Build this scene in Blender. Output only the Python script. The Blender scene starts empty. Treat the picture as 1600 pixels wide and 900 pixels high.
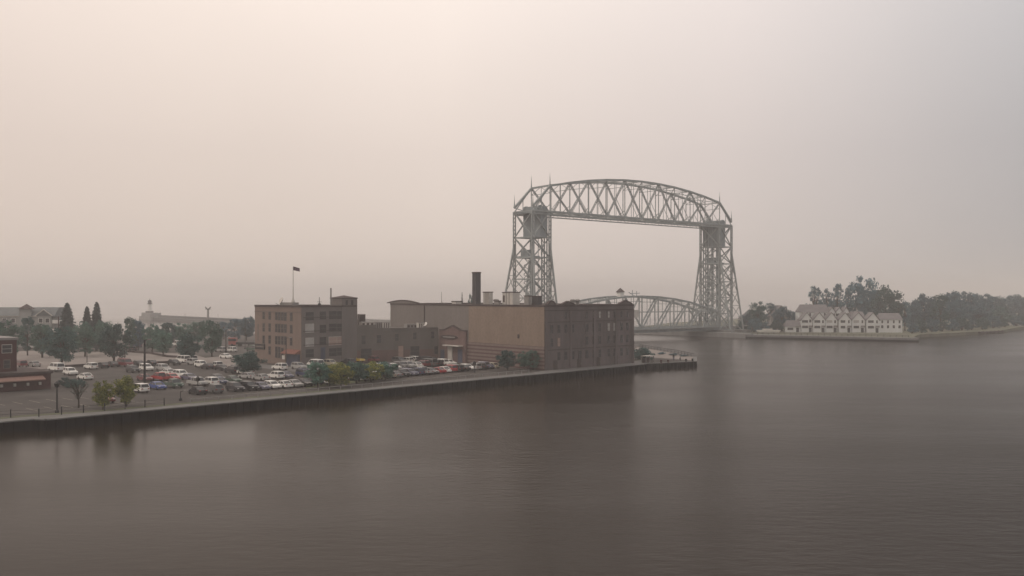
import bpy, math, random
from mathutils import Vector, Matrix

# ------------------------------------------------------------------ camera, sky, sun, exposure
sc = bpy.context.scene
COL = sc.collection
CAM_H, FPX, HOR = 20.0, 1450.0, 462.0
cd = bpy.data.cameras.new('camera')
cam = bpy.data.objects.new('camera', cd)
COL.objects.link(cam)
cam.location = (0, 0, CAM_H)
cam.rotation_euler = (math.radians(90), 0, 0)
cd.sensor_width = 36.0
cd.lens = FPX / 1600 * 36
cd.shift_y = (HOR - 450) / 1600
cd.clip_end = 30000
sc.camera = cam

SUN_EL, SUN_AZ = 38.0, -80.0          # azimuth from +Y, clockwise positive: the sun stands off to the left
w = bpy.data.worlds.new('World')
sc.world = w
w.use_nodes = True
nt = w.node_tree
for n_ in list(nt.nodes):
    nt.nodes.remove(n_)
out = nt.nodes.new('ShaderNodeOutputWorld')
bg = nt.nodes.new('ShaderNodeBackground')
sky = nt.nodes.new('ShaderNodeTexSky')
sky.sky_type = 'NISHITA'
sky.sun_disc = False
sky.sun_elevation = math.radians(SUN_EL)
sky.sun_rotation = math.radians(SUN_AZ)
sky.air_density = 2.0
sky.dust_density = 8.0
tc = nt.nodes.new('ShaderNodeTexCoord')
sep = nt.nodes.new('ShaderNodeSeparateXYZ')
nt.links.new(tc.outputs['Generated'], sep.inputs[0])
rz = nt.nodes.new('ShaderNodeValToRGB')              # smoke brightening with height
rz.color_ramp.elements[0].position = 0.0
rz.color_ramp.elements[0].color = (0.80, 0.685, 0.60, 1)
e = rz.color_ramp.elements.new(0.15); e.color = (0.87, 0.75, 0.68, 1)
e = rz.color_ramp.elements.new(0.30); e.color = (1.07, 0.935, 0.85, 1)
e = rz.color_ramp.elements.new(0.44); e.color = (1.00, 0.83, 0.715, 1)
rz.color_ramp.elements[-1].position = 1.0
rz.color_ramp.elements[-1].color = (1.36, 1.22, 1.09, 1)
nt.links.new(sep.outputs['Z'], rz.inputs[0])
mx = nt.nodes.new('ShaderNodeMapRange')
mx.inputs['From Min'].default_value = -0.7
mx.inputs['From Max'].default_value = 0.7
nt.links.new(sep.outputs['X'], mx.inputs['Value'])
rx = nt.nodes.new('ShaderNodeValToRGB')              # greyer, thicker smoke to one side
rx.color_ramp.elements[0].position = 0.0
rx.color_ramp.elements[0].color = (0.85, 0.82, 0.81, 1)
e = rx.color_ramp.elements.new(0.28); e.color = (0.95, 0.94, 0.93, 1)
e = rx.color_ramp.elements.new(0.45); e.color = (1.0, 1.0, 1.0, 1)
e = rx.color_ramp.elements.new(0.66); e.color = (0.86, 0.88, 0.92, 1)
rx.color_ramp.elements[-1].position = 0.86
rx.color_ramp.elements[-1].color = (0.55, 0.615, 0.69, 1)
nt.links.new(mx.outputs[0], rx.inputs[0])
mul = nt.nodes.new('ShaderNodeMix'); mul.data_type = 'RGBA'; mul.blend_type = 'MULTIPLY'
mul.inputs['Factor'].default_value = 1.0
nt.links.new(rz.outputs[0], mul.inputs[6]); nt.links.new(rx.outputs[0], mul.inputs[7])
ns = nt.nodes.new('ShaderNodeTexNoise'); ns.inputs['Scale'].default_value = 2.2; ns.inputs['Detail'].default_value = 3
nt.links.new(tc.outputs['Generated'], ns.inputs['Vector'])
nr = nt.nodes.new('ShaderNodeMapRange'); nr.inputs['To Min'].default_value = 9.2; nr.inputs['To Max'].default_value = 10.6
nt.links.new(ns.outputs[0], nr.inputs['Value'])
vm = nt.nodes.new('ShaderNodeVectorMath'); vm.operation = 'SCALE'
nt.links.new(mul.outputs[2], vm.inputs[0]); nt.links.new(nr.outputs[0], vm.inputs['Scale'])
mixs = nt.nodes.new('ShaderNodeMix'); mixs.data_type = 'RGBA'
mixs.inputs['Factor'].default_value = 0.96           # the smoke veils nearly all of the clear sky
nt.links.new(sky.outputs[0], mixs.inputs[6]); nt.links.new(vm.outputs[0], mixs.inputs[7])
nt.links.new(mixs.outputs[2], bg.inputs['Color'])
bg.inputs['Strength'].default_value = 0.1
nt.links.new(bg.outputs[0], out.inputs['Surface'])

sl = bpy.data.lights.new('sun', 'SUN')
sl.energy = 0.9
sl.angle = math.radians(14)
sl.color = (1.0, 0.92, 0.84)
so = bpy.data.objects.new('sun', sl)
COL.objects.link(so)
az, el = math.radians(SUN_AZ), math.radians(SUN_EL)
sdir = Vector((math.sin(az) * math.cos(el), math.cos(az) * math.cos(el), math.sin(el)))
so.rotation_euler = sdir.to_track_quat('Z', 'Y').to_euler()
so.location = (-100, 0, 200)

sc.view_settings.view_transform = 'Standard'
sc.view_settings.look = 'None'
sc.view_settings.exposure = 0.0
sc.view_settings.gamma = 1.0
sc.view_settings.use_curve_mapping = False
sc.render.engine = 'CYCLES'
sc.cycles.use_denoising = True
sc.cycles.max_bounces = 5
sc.cycles.diffuse_bounces = 2
sc.cycles.glossy_bounces = 3
sc.cycles.volume_bounces = 1
sc.cycles.transparent_max_bounces = 4

HAZE_DENSITY = 0.00051
HAZE_COLOR = (1.0, 0.98, 0.975)

# ------------------------------------------------------------------ helpers
G = 1.65                                             # height of the quay above the water


def P(px, py, z=G):
    Y = FPX * (CAM_H - z) / (py - HOR)
    return Vector(((px - 800) * Y / FPX, Y, z))


def PY(px, Y, z=G):
    return Vector(((px - 800) * Y / FPX, Y, z))


def zat(py, Y):
    return CAM_H - (py - HOR) * Y / FPX


MATS = {}


def mat(name, col, rough=0.8, var=0.25, scale=0.6, detail=5, metal=0.0, streak=False, spec=0.3, col2=None, bump=0.0, rnd=0.0):
    if name in MATS:
        return MATS[name]
    m = bpy.data.materials.new(name)
    m.use_nodes = True
    t = m.node_tree
    b = t.nodes['Principled BSDF']
    b.inputs['Roughness'].default_value = rough
    b.inputs['Metallic'].default_value = metal
    b.inputs['Specular IOR Level'].default_value = spec
    c = t.nodes.new('ShaderNodeTexCoord')
    mp = t.nodes.new('ShaderNodeMapping')
    t.links.new(c.outputs['Object'], mp.inputs[0])
    if streak:
        mp.inputs['Scale'].default_value = (1, 1, 0.18)
    nz = t.nodes.new('ShaderNodeTexNoise')
    nz.inputs['Scale'].default_value = scale
    nz.inputs['Detail'].default_value = detail
    nz.inputs['Roughness'].default_value = 0.65
    t.links.new(mp.outputs[0], nz.inputs['Vector'])
    r = t.nodes.new('ShaderNodeValToRGB')
    r.color_ramp.elements[0].position = 0.32
    r.color_ramp.elements[1].position = 0.68
    a = col2 if col2 else tuple(x * (1 - var) for x in col)
    bb = col if col2 else tuple(min(1, x * (1 + var)) for x in col)
    r.color_ramp.elements[0].color = (*a, 1)
    r.color_ramp.elements[1].color = (*bb, 1)
    t.links.new(nz.outputs[0], r.inputs[0])
    src = r.outputs[0]
    if rnd > 0:
        oi = t.nodes.new('ShaderNodeObjectInfo')
        mr = t.nodes.new('ShaderNodeMapRange')
        mr.inputs['To Min'].default_value = 1 - rnd
        mr.inputs['To Max'].default_value = 1 + rnd
        t.links.new(oi.outputs['Random'], mr.inputs['Value'])
        v = t.nodes.new('ShaderNodeVectorMath'); v.operation = 'SCALE'
        t.links.new(src, v.inputs[0]); t.links.new(mr.outputs[0], v.inputs['Scale'])
        src = v.outputs[0]
    t.links.new(src, b.inputs['Base Color'])
    if bump:
        bp = t.nodes.new('ShaderNodeBump'); bp.inputs['Strength'].default_value = bump
        bp.inputs['Distance'].default_value = 0.05
        t.links.new(nz.outputs[0], bp.inputs['Height']); t.links.new(bp.outputs[0], b.inputs['Normal'])
    MATS[name] = m
    return m


def stripe_mat(name, ca, cb, period, duty, z0, var=0.15):
    """Courses of two brick colours that alternate with height."""
    if name in MATS:
        return MATS[name]
    m = mat(name, ca, var=var, scale=0.9)
    t = m.node_tree
    b = t.nodes['Principled BSDF']
    src = b.inputs['Base Color'].links[0].from_socket
    c = t.nodes.new('ShaderNodeTexCoord')
    s = t.nodes.new('ShaderNodeSeparateXYZ')
    t.links.new(c.outputs['Object'], s.inputs[0])
    a = t.nodes.new('ShaderNodeMath'); a.operation = 'MODULO'; a.inputs[1].default_value = period
    ad = t.nodes.new('ShaderNodeMath'); ad.operation = 'ADD'; ad.inputs[1].default_value = 100 * period - z0
    t.links.new(s.outputs['Z'], ad.inputs[0]); t.links.new(ad.outputs[0], a.inputs[0])
    l = t.nodes.new('ShaderNodeMath'); l.operation = 'LESS_THAN'; l.inputs[1].default_value = period * duty
    t.links.new(a.outputs[0], l.inputs[0])
    x = t.nodes.new('ShaderNodeMix'); x.data_type = 'RGBA'
    t.links.new(l.outputs[0], x.inputs['Factor']); t.links.new(src, x.inputs[6])
    x.inputs[7].default_value = (*cb, 1)
    t.links.new(x.outputs[2], b.inputs['Base Color'])
    return m


def brick_mat(name, ca, cb, mortar=0.5, var=0.25, scale=0.25):
    """Weathered brickwork: real-size courses plus broad staining."""
    if name in MATS:
        return MATS[name]
    m = mat(name, ca, var=var, scale=scale, detail=8, streak=True, rough=0.9, spec=0.15)
    t = m.node_tree
    b = t.nodes['Principled BSDF']
    src = b.inputs['Base Color'].links[0].from_socket
    c = t.nodes.new('ShaderNodeTexCoord')
    n2 = t.nodes.new('ShaderNodeTexNoise'); n2.inputs['Scale'].default_value = 1.6; n2.inputs['Detail'].default_value = 6
    t.links.new(c.outputs['Object'], n2.inputs['Vector'])
    x = t.nodes.new('ShaderNodeMix'); x.data_type = 'RGBA'
    mr = t.nodes.new('ShaderNodeMapRange'); mr.inputs['From Min'].default_value = 0.45; mr.inputs['From Max'].default_value = 0.7
    mr.inputs['To Max'].default_value = 0.6
    t.links.new(n2.outputs[0], mr.inputs['Value']); t.links.new(mr.outputs[0], x.inputs['Factor'])
    t.links.new(src, x.inputs[6]); x.inputs[7].default_value = (*cb, 1)
    t.links.new(x.outputs[2], b.inputs['Base Color'])
    return m


ORG = {}


class MB:
    def __init__(s):
        s.v, s.f = [], []

    def add(s, vs, fs):
        k = len(s.v)
        s.v += [tuple(x) for x in vs]
        s.f += [tuple(k + i for i in f) for f in fs]
        return s

    def hexa(s, p):                                   # 8 corners, bottom loop then top loop
        return s.add(p, [(3, 2, 1, 0), (4, 5, 6, 7), (0, 1, 5, 4), (1, 2, 6, 5), (2, 3, 7, 6), (3, 0, 4, 7)])

    def box(s, x0, x1, y0, y1, z0, z1):
        return s.hexa([(x0, y0, z0), (x1, y0, z0), (x1, y1, z0), (x0, y1, z0), (x0, y0, z1), (x1, y0, z1), (x1, y1, z1), (x0, y1, z1)])

    def fbox(s, F, a0, a1, z0, z1, o0, o1):           # box on a facade: along, height, out
        q = [F.pt(a, z, o) for z in (z0, z1) for a, o in ((a0, o1), (a1, o1), (a1, o0), (a0, o0))]
        return s.hexa(q)

    def beam(s, p, q, w_, h_=None):
        h_ = h_ or w_
        p, q = Vector(p), Vector(q)
        d = (q - p)
        if d.length < 1e-6:
            return s
        d.normalize()
        up = Vector((0, 0, 1)) if abs(d.z) < 0.95 else Vector((0.77, 0.638, 0))
        a = d.cross(up).normalized() * (w_ / 2)
        b = a.normalized().cross(d).normalized() * (h_ / 2)
        return s.hexa([p - a - b, p + a - b, p + a + b, p - a + b, q - a - b, q + a - b, q + a + b, q - a + b])

    def cone(s, p, q, r0, r1, n=10, cap=True):
        p, q = Vector(p), Vector(q)
        d = (q - p).normalized()
        up = Vector((0, 0, 1)) if abs(d.z) < 0.9 else Vector((1, 0, 0))
        a = d.cross(up).normalized(); b = a.cross(d).normalized()
        vs = [c + (a * math.cos(t) + b * math.sin(t)) * r for c, r in ((p, r0), (q, r1)) for t in [2 * math.pi * i / n for i in range(n)]]
        fs = [(i, (i + 1) % n, n + (i + 1) % n, n + i) for i in range(n)]
        if cap:
            fs += [tuple(range(n - 1, -1, -1)), tuple(range(n, 2 * n))]
        return s.add(vs, fs)

    def lathe(s, c, prof, n=12):
        vs = []
        for r, z in prof:
            vs += [(c[0] + r * math.cos(2 * math.pi * i / n), c[1] + r * math.sin(2 * math.pi * i / n), c[2] + z) for i in range(n)]
        fs = [(k * n + i, k * n + (i + 1) % n, (k + 1) * n + (i + 1) % n, (k + 1) * n + i) for k in range(len(prof) - 1) for i in range(n)]
        fs += [tuple(range(n - 1, -1, -1)), tuple(range((len(prof) - 1) * n, len(prof) * n))]
        return s.add(vs, fs)

    def prism(s, poly, z0, z1):
        n = len(poly)
        vs = [(x[0], x[1], z0) for x in poly] + [(x[0], x[1], z1) for x in poly]
        fs = [(i, (i + 1) % n, n + (i + 1) % n, n + i) for i in range(n)] + [tuple(range(n - 1, -1, -1)), tuple(range(n, 2 * n))]
        return s.add(vs, fs)

    def sheet(s, poly, z):
        return s.add([(x[0], x[1], z) for x in poly], [tuple(range(len(poly)))])

    def build(s, name, m, parent=None, org=None, smooth=False):
        if parent is not None and org is None:
            org = ORG[parent.name]
        org = Vector(org) if org is not None else Vector((0, 0, 0))
        me = bpy.data.meshes.new(name)
        me.from_pydata([(v[0] - org.x, v[1] - org.y, v[2] - org.z) for v in s.v], [], s.f)
        me.materials.append(m)
        if smooth:
            me.polygons.foreach_set('use_smooth', [True] * len(me.polygons))
        me.update()
        o = bpy.data.objects.new(name, me)
        COL.objects.link(o)
        if parent is not None:
            o.parent = parent
        else:
            o.location = org
        ORG[o.name] = org
        return o


def thing(name, loc, label, cat, group=None):
    o = bpy.data.objects.new(name, None)
    o.empty_display_size = 0.5
    COL.objects.link(o)
    o.location = loc
    o['label'] = label; o['category'] = cat
    if group: o['group'] = group
    ORG[o.name] = Vector(loc)
    return o


def tag(o, label, cat, group=None):
    o['label'] = label; o['category'] = cat
    if group: o['group'] = group
    return o


def struct(o, kind='structure'):
    o['kind'] = kind
    return o


def copy_tree(o, parent=None):
    c = o.copy()
    COL.objects.link(c)
    c.parent = parent
    ORG[c.name] = ORG.get(o.name, Vector())
    for ch in list(o.children):
        copy_tree(ch, c)
    return c


class Face:
    """A wall plane: origin at ground, direction along it, outward normal."""
    def __init__(s, o, d, n):
        s.o = Vector((o[0], o[1], 0)); s.d = Vector((d[0], d[1], 0)).normalized(); s.n = Vector((n[0], n[1], 0)).normalized()

    def pt(s, a, z, o=0):
        p = s.o + s.d * a + s.n * o
        return Vector((p.x, p.y, z))

    def a(s, px):
        r = (px - 800) / FPX
        return (r * s.o.y - s.o.x) / (s.d.x - r * s.d.y)

    def z(s, px, py):
        return zat(py, s.pt(s.a(px), 0).y)


# ------------------------------------------------------------------ materials
M_asph = mat('asphalt', (0.052, 0.046, 0.043), var=0.36, scale=0.16, detail=9, rough=0.9)
M_path = mat('concrete_path', (0.13, 0.127, 0.125), var=0.15, scale=0.4, detail=7)
M_cap = mat('concrete_cap', (0.13, 0.13, 0.13), var=0.2, scale=0.5)
M_pile = mat('rusty_sheet_piling', (0.002, 0.002, 0.005), var=0.4, scale=0.5, streak=True, rough=0.95, spec=0.0)
M_grass = mat('mown_grass', (0.085, 0.095, 0.05), var=0.35, scale=0.5, detail=8, rough=1)
M_scrub = mat('dry_grass', (0.12, 0.12, 0.085), var=0.3, scale=0.15, detail=8, rough=1)
M_gravel = mat('pale_gravel', (0.215, 0.19, 0.178), var=0.14, scale=0.2, detail=8, rough=1)
M_pier = mat('wet_pier_concrete', (0.075, 0.078, 0.08), var=0.25, scale=0.3)
M_stone = mat('pier_concrete', (0.19, 0.19, 0.19), var=0.2, scale=0.3, streak=True)
M_white = mat('white_paint', (0.72, 0.71, 0.68), var=0.08, scale=0.5)
M_line = mat('road_paint', (0.27, 0.24, 0.20), var=0.3, scale=1.5)
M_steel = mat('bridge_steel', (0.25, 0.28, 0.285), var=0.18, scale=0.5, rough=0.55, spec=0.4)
M_steel_dark = mat('bridge_steel_darker', (0.20, 0.235, 0.25), var=0.2, scale=0.5, rough=0.6)  # slightly darker steel for guide columns, floors, stairs and lift-span deck
M_weight = mat('counterweight_concrete', (0.21, 0.245, 0.265), var=0.15, scale=0.4, streak=True)
M_deck = mat('bridge_deck', (0.17, 0.175, 0.18), var=0.15)
M_tan = brick_mat('tan_render', (0.225, 0.175, 0.142), (0.170, 0.132, 0.11), var=0.16)
M_greyb = brick_mat('grey_washed_brick', (0.175, 0.158, 0.15), (0.15, 0.132, 0.125), var=0.14)
M_darkb = brick_mat('dark_brown_brick', (0.122, 0.106, 0.108), (0.142, 0.106, 0.10), var=0.35)
M_band = stripe_mat('banded_brick', (0.17, 0.13, 0.12), (0.09, 0.05, 0.048), 0.95, 0.42, 0.0)
M_redb = brick_mat('dusty_red_brick', (0.14, 0.095, 0.09), (0.12, 0.085, 0.08), var=0.2)
M_brown = brick_mat('orange_brown_brick', (0.195, 0.152, 0.132), (0.175, 0.13, 0.115), var=0.13)
M_paintb = brick_mat('grey_painted_brick', (0.150, 0.136, 0.132), (0.15, 0.128, 0.122), var=0.16)
M_lowb = brick_mat('olive_grey_brick', (0.130, 0.122, 0.115), (0.125, 0.10, 0.095), var=0.2)
M_oxb = brick_mat('oxblood_brick', (0.075, 0.036, 0.036), (0.09, 0.045, 0.042), var=0.25)
M_trim = mat('dark_coping', (0.055, 0.04, 0.04), var=0.3)
M_roof = mat('tar_roof', (0.10, 0.09, 0.085), var=0.3, scale=0.3)
M_glass = mat('dark_window_glass', (0.048, 0.048, 0.052), rough=0.25, var=0.3, scale=0.8, spec=0.4)
M_blind = mat('pale_window_blind', (0.36, 0.35, 0.34), rough=0.6, var=0.15)
M_pinkb = mat('boarded_window', (0.33, 0.24, 0.21), rough=0.8, var=0.1)
M_frame = mat('window_frame_paint', (0.14, 0.115, 0.105), var=0.2)
M_framel = mat('pale_frame_paint', (0.40, 0.38, 0.36), var=0.15)
M_grey = mat('grey_metal', (0.22, 0.21, 0.205), rough=0.6, var=0.15)
M_light = mat('pale_metal', (0.48, 0.46, 0.43), rough=0.6, var=0.12)
M_black = mat('black_metal', (0.02, 0.02, 0.022), rough=0.6, var=0.3)
M_stack = mat('chimney_brick', (0.055, 0.052, 0.058), var=0.2, scale=0.5, streak=True)
M_awn = mat('orange_red_awning', (0.17, 0.07, 0.055), var=0.15)
M_blue = mat('slate_blue_panel', (0.06, 0.07, 0.11), var=0.2)
M_shingle = mat('grey_shingles', (0.15, 0.14, 0.145), var=0.2, scale=0.6)
M_siding = mat('cream_siding', (0.62, 0.64, 0.64), var=0.08, scale=0.5, streak=True)
M_hotel = mat('stone_grey_siding', (0.27, 0.275, 0.27), var=0.1, scale=0.4)
M_hroof = mat('blue_grey_shingles', (0.125, 0.135, 0.14), var=0.15, scale=0.5)
M_bark = mat('bark', (0.055, 0.045, 0.038), var=0.3, scale=2, rough=1)
M_leafs = {
    'mid': mat('leaves_mid_green_haze_tint', (0.090, 0.185, 0.140), col2=(0.042, 0.098, 0.088), scale=0.45, detail=3, rough=0.8, rnd=0.25),  # blue of the smoke haze mixed into the leaf green
    'dark': mat('leaves_dark_green_haze_tint', (0.058, 0.130, 0.118), col2=(0.027, 0.068, 0.073), scale=0.45, detail=3, rough=0.8, rnd=0.25),  # haze blue painted into the dark leaf colour as well
    'lime': mat('leaves_yellow_green', (0.34, 0.33, 0.07), col2=(0.06, 0.10, 0.04), scale=0.8, detail=3, rough=0.8, rnd=0.2),
    'fir': mat('needles_blue_green', (0.055, 0.085, 0.085), col2=(0.028, 0.046, 0.050), scale=0.6, detail=3, rough=0.9, rnd=0.15),
    'grey': mat('leaves_grey_green_haze_tint', (0.088, 0.170, 0.200), col2=(0.050, 0.105, 0.140), scale=0.3, detail=3, rough=0.9, rnd=0.25),  # distance haze painted in: leaf colour pushed towards blue
}

# ------------------------------------------------------------------ water
wm = bpy.data.materials.new('harbour_water')
wm.use_nodes = True
t = wm.node_tree
b = t.nodes['Principled BSDF']
b.inputs['Base Color'].default_value = (0.014, 0.0088, 0.0045, 1)
b.inputs['Roughness'].default_value = 0.06
b.inputs['IOR'].default_value = 1.116
b.inputs['Specular IOR Level'].default_value = 0.5
c = t.nodes.new('ShaderNodeTexCoord')
mp = t.nodes.new('ShaderNodeMapping'); mp.inputs['Scale'].default_value = (0.4, 0.9, 1); mp.inputs['Rotation'].default_value = (0, 0, 0.12)
t.links.new(c.outputs['Object'], mp.inputs[0])
n1 = t.nodes.new('ShaderNodeTexNoise'); n1.inputs['Scale'].default_value = 1.1; n1.inputs['Detail'].default_value = 6; n1.inputs['Roughness'].default_value = 0.6
n2 = t.nodes.new('ShaderNodeTexNoise'); n2.inputs['Scale'].default_value = 0.16; n2.inputs['Detail'].default_value = 3
t.links.new(mp.outputs[0], n1.inputs['Vector']); t.links.new(mp.outputs[0], n2.inputs['Vector'])
ad = t.nodes.new('ShaderNodeMath'); ad.operation = 'MULTIPLY_ADD'; ad.inputs[1].default_value = 0.8
t.links.new(n2.outputs[0], ad.inputs[0]); t.links.new(n1.outputs[0], ad.inputs[2])
# calm slicks and wind-ruffled patches; the open right side is rougher than the lee of the quay
n3 = t.nodes.new('ShaderNodeTexNoise'); n3.inputs['Scale'].default_value = 0.018; n3.inputs['Detail'].default_value = 4
mp3 = t.nodes.new('ShaderNodeMapping'); mp3.inputs['Scale'].default_value = (0.5, 1.6, 1); mp3.inputs['Rotation'].default_value = (0, 0, -0.3)
t.links.new(c.outputs['Object'], mp3.inputs[0]); t.links.new(mp3.outputs[0], n3.inputs['Vector'])
sx = t.nodes.new('ShaderNodeSeparateXYZ'); t.links.new(c.outputs['Object'], sx.inputs[0])
m3 = t.nodes.new('ShaderNodeMapRange'); m3.inputs['From Min'].default_value = -40; m3.inputs['From Max'].default_value = 70
m3.inputs['To Min'].default_value = 0.06; m3.inputs['To Max'].default_value = 0.42
t.links.new(sx.outputs['X'], m3.inputs['Value'])
m4 = t.nodes.new('ShaderNodeMapRange'); m4.inputs['From Min'].default_value = 0.35; m4.inputs['From Max'].default_value = 0.65
m4.inputs['To Min'].default_value = 0.75; m4.inputs['To Max'].default_value = 1.25
t.links.new(n3.outputs[0], m4.inputs['Value'])
ml = t.nodes.new('ShaderNodeMath'); ml.operation = 'MULTIPLY'
t.links.new(m3.outputs[0], ml.inputs[0]); t.links.new(m4.outputs[0], ml.inputs[1])
bp = t.nodes.new('ShaderNodeBump'); bp.inputs['Distance'].default_value = 0.45
t.links.new(ad.outputs[0], bp.inputs['Height']); m7 = t.nodes.new('ShaderNodeMapRange'); m7.inputs['From Min'].default_value = 130; m7.inputs['From Max'].default_value = 420
m7.inputs['To Min'].default_value = 1.15; m7.inputs['To Max'].default_value = 0.06
t.links.new(sx.outputs['Y'], m7.inputs['Value'])
ml2 = t.nodes.new('ShaderNodeMath'); ml2.operation = 'MULTIPLY'
t.links.new(ml.outputs[0], ml2.inputs[0]); t.links.new(m7.outputs[0], ml2.inputs[1])
t.links.new(ml2.outputs[0], bp.inputs['Strength'])
t.links.new(bp.outputs[0], b.inputs['Normal'])
m5 = t.nodes.new('ShaderNodeMapRange'); m5.inputs['From Min'].default_value = -20; m5.inputs['From Max'].default_value = 110
m5.inputs['To Min'].default_value = 0.19; m5.inputs['To Max'].default_value = 0.20
t.links.new(sx.outputs['X'], m5.inputs['Value'])
m6 = t.nodes.new('ShaderNodeMath'); m6.operation = 'MULTIPLY'
t.links.new(m5.outputs[0], m6.inputs[0]); t.links.new(m4.outputs[0], m6.inputs[1])
m8 = t.nodes.new('ShaderNodeMapRange'); m8.inputs['From Min'].default_value = 380; m8.inputs['From Max'].default_value = 900
m8.inputs['To Min'].default_value = 1.0; m8.inputs['To Max'].default_value = 0.25
t.links.new(sx.outputs['Y'], m8.inputs['Value'])
m9 = t.nodes.new('ShaderNodeMath'); m9.operation = 'MULTIPLY'
t.links.new(m6.outputs[0], m9.inputs[0]); t.links.new(m8.outputs[0], m9.inputs[1])
t.links.new(m9.outputs[0], b.inputs['Roughness'])
struct(MB().sheet([(-8900, -480), (8900, -480), (8900, 8900), (-8900, 8900)], 0).build('water', wm))

# ------------------------------------------------------------------ land
Q0 = Vector((-69.0, 137.4, 0)); QD = Vector((0.687, 0.727, 0)).normalized(); ND = Vector((-QD.y, QD.x, 0))


def lot(s_, t_, z=G):
    p = Q0 + QD * s_ + ND * t_
    return Vector((p.x, p.y, z))


def to_lot(p):
    d = Vector((p[0], p[1], 0)) - Q0
    return d.dot(QD), d.dot(ND)


N = Vector((8.5, 392, 0)); F_ = Vector((103.3, 470, 0)); U = (F_ - N).normalized(); V = Vector((-U.y, U.x, 0))
quay = [lot(-90, 2.0), lot(-1.0, 2.0), lot(0, 0), lot(120, 0), lot(148, 0.2), P(1010, 568.2), P(1087, 564.5), P(1087, 557.5), PY(1020, 320.6), PY(992, 341), Vector((35.5, 374.6, 0))]
back = [N + U * 9 + V * 0, N + U * 9 + V * 60, Vector((-60, 445, 0)), Vector((-150, 450, 0)), Vector((-400, 430, 0)), Vector((-400, 20, 0))]
land = quay + back
struct(MB().prism(land, -0.9, G).build('ground', M_asph))
fl = F_ - U * 9
south = [Vector((109.8, 436, 0)), Vector((175, 400, 0)), Vector((178, 412, 0)), Vector((195, 444, 0)), Vector((262, 497, 0)), Vector((308, 558, 0)),
         Vector((430, 700, 0)), Vector((950, 1500, 0)), Vector((2600, 3800, 0)), Vector((2300, 3900, 0)), Vector((800, 1620, 0)), Vector((300, 900, 0)), Vector((110, 640, 0)), Vector((58, 500, 0))]
struct(MB().prism(south, -0.9, G - 0.15).build('ground', M_scrub))


def seawall(name, line, label, zt=G, step=1.4, cap_w=0.9, cap_h=0.10):
    o = thing(name, (line[0].x, line[0].y, 0), label, 'seawall')
    p, c_ = MB(), MB()
    for a, b_ in zip(line, line[1:]):
        a, b_ = Vector((a.x, a.y, 0)), Vector((b_.x, b_.y, 0))
        d = b_ - a; L = d.length; d.normalize(); n = Vector((d.y, -d.x, 0))
        k = max(1, int(L / step))
        for i in range(k):
            q0, q1 = a + d * (L * i / k), a + d * (L * (i + 0.5) / k)
            q2 = a + d * (L * (i + 1) / k)
            for u0, u1, oo in ((q0, q1, 0.30), (q1, q2, 0.12)):
                w0, w1 = u0 + n * oo, u1 + n * oo
                p.hexa([(w0.x, w0.y, -0.8), (w1.x, w1.y, -0.8), (u1.x, u1.y, -0.8), (u0.x, u0.y, -0.8),
                        (w0.x, w0.y, zt - cap_h), (w1.x, w1.y, zt - cap_h), (u1.x, u1.y, zt - cap_h), (u0.x, u0.y, zt - cap_h)])
        e0, e1 = a + n * 0.38, b_ + n * 0.38
        i0, i1 = a - n * (cap_w * .6), b_ - n * cap_w
        c_.hexa([(*e0.xy, zt - cap_h + .003), (*e1.xy, zt - cap_h + .003), (*i1.xy, zt - cap_h + .003), (*i0.xy, zt - cap_h + .003),
                 (*e0.xy, zt + 0.08), (*e1.xy, zt + 0.08), (*i1.xy, zt + 0.08), (*i0.xy, zt + 0.08)])
    p.build('sheet_piling', M_pile, o)
    c_.build('concrete_cap', M_cap, o)
    return o


seawall('seawall', quay[:8], 'long dark sheet-pile harbour wall with concrete cap below the car park and warehouse')
seawall('seawall', [south[0], south[1], south[2]], 'far harbour wall with dark waterline below the white townhouses', zt=G - 0.1, step=2.5, cap_h=0.8)
o = MB()
o.prism([Vector((109.8, 436, 0)), Vector((109.8, 436, 0)) + V * 430, Vector((109.8, 436, 0)) + V * 430 + U * 6, Vector((109.8, 436, 0)) + U * 6], -0.9, G + 0.5)
tag(o.build('pier', M_stone), 'concrete canal pier on the far side of the channel under the far bridge tower', 'pier')

# near canal pier running out to the lighthouse
LH = N + U * 6 + V * 520
np_ = thing('pier', tuple(N + U * 3), 'long pale concrete pier running out into the lake to the lighthouse', 'pier')
a0 = N + V * 55 + U * 3
MB().prism([a0, N + V * 485 + U * 3, N + V * 485 + U * 9, a0 + U * 6], -0.9, 2.0).build('deck', M_pier, np_)
MB().prism([N + V * 60 + U * 7.2, N + V * 485 + U * 7.2, N + V * 485 + U * 8.4, N + V * 60 + U * 8.4], 2.003, 3.9).build('parapet', M_pier, np_)
pp = MB()
pp.prism([N + V * 485 + U * 1, N + V * 514 + U * 1, N + V * 514 + U * 12, N + V * 485 + U * 12], -0.9, 2.6)
pp.prism([N + V * 489 + U * 2, N + V * 511 + U * 2, N + V * 511 + U * 11, N + V * 489 + U * 11], 2.603, 5.6)
pp.build('head_block', M_stone, np_)
lh = N + V * 502 + U * 6
L_ = thing('lighthouse', (lh.x, lh.y, 5.6), 'small white lighthouse with dark lantern gallery at the end of the pier', 'lighthouse')
MB().lathe((lh.x, lh.y, 5.6), [(1.9, 0), (1.75, 1.5), (1.35, 6.6), (1.3, 7.2)], 14).build('tower', M_white, L_)
MB().lathe((lh.x, lh.y, 5.6), [(1.4, 7.203), (2.3, 7.5), (2.3, 7.8), (1.5, 7.9), (1.5, 9.6), (1.8, 9.8), (0.6, 10.7), (0.12, 11.0), (0.1, 12.4)], 12).build('lantern', M_black, L_)
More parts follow.
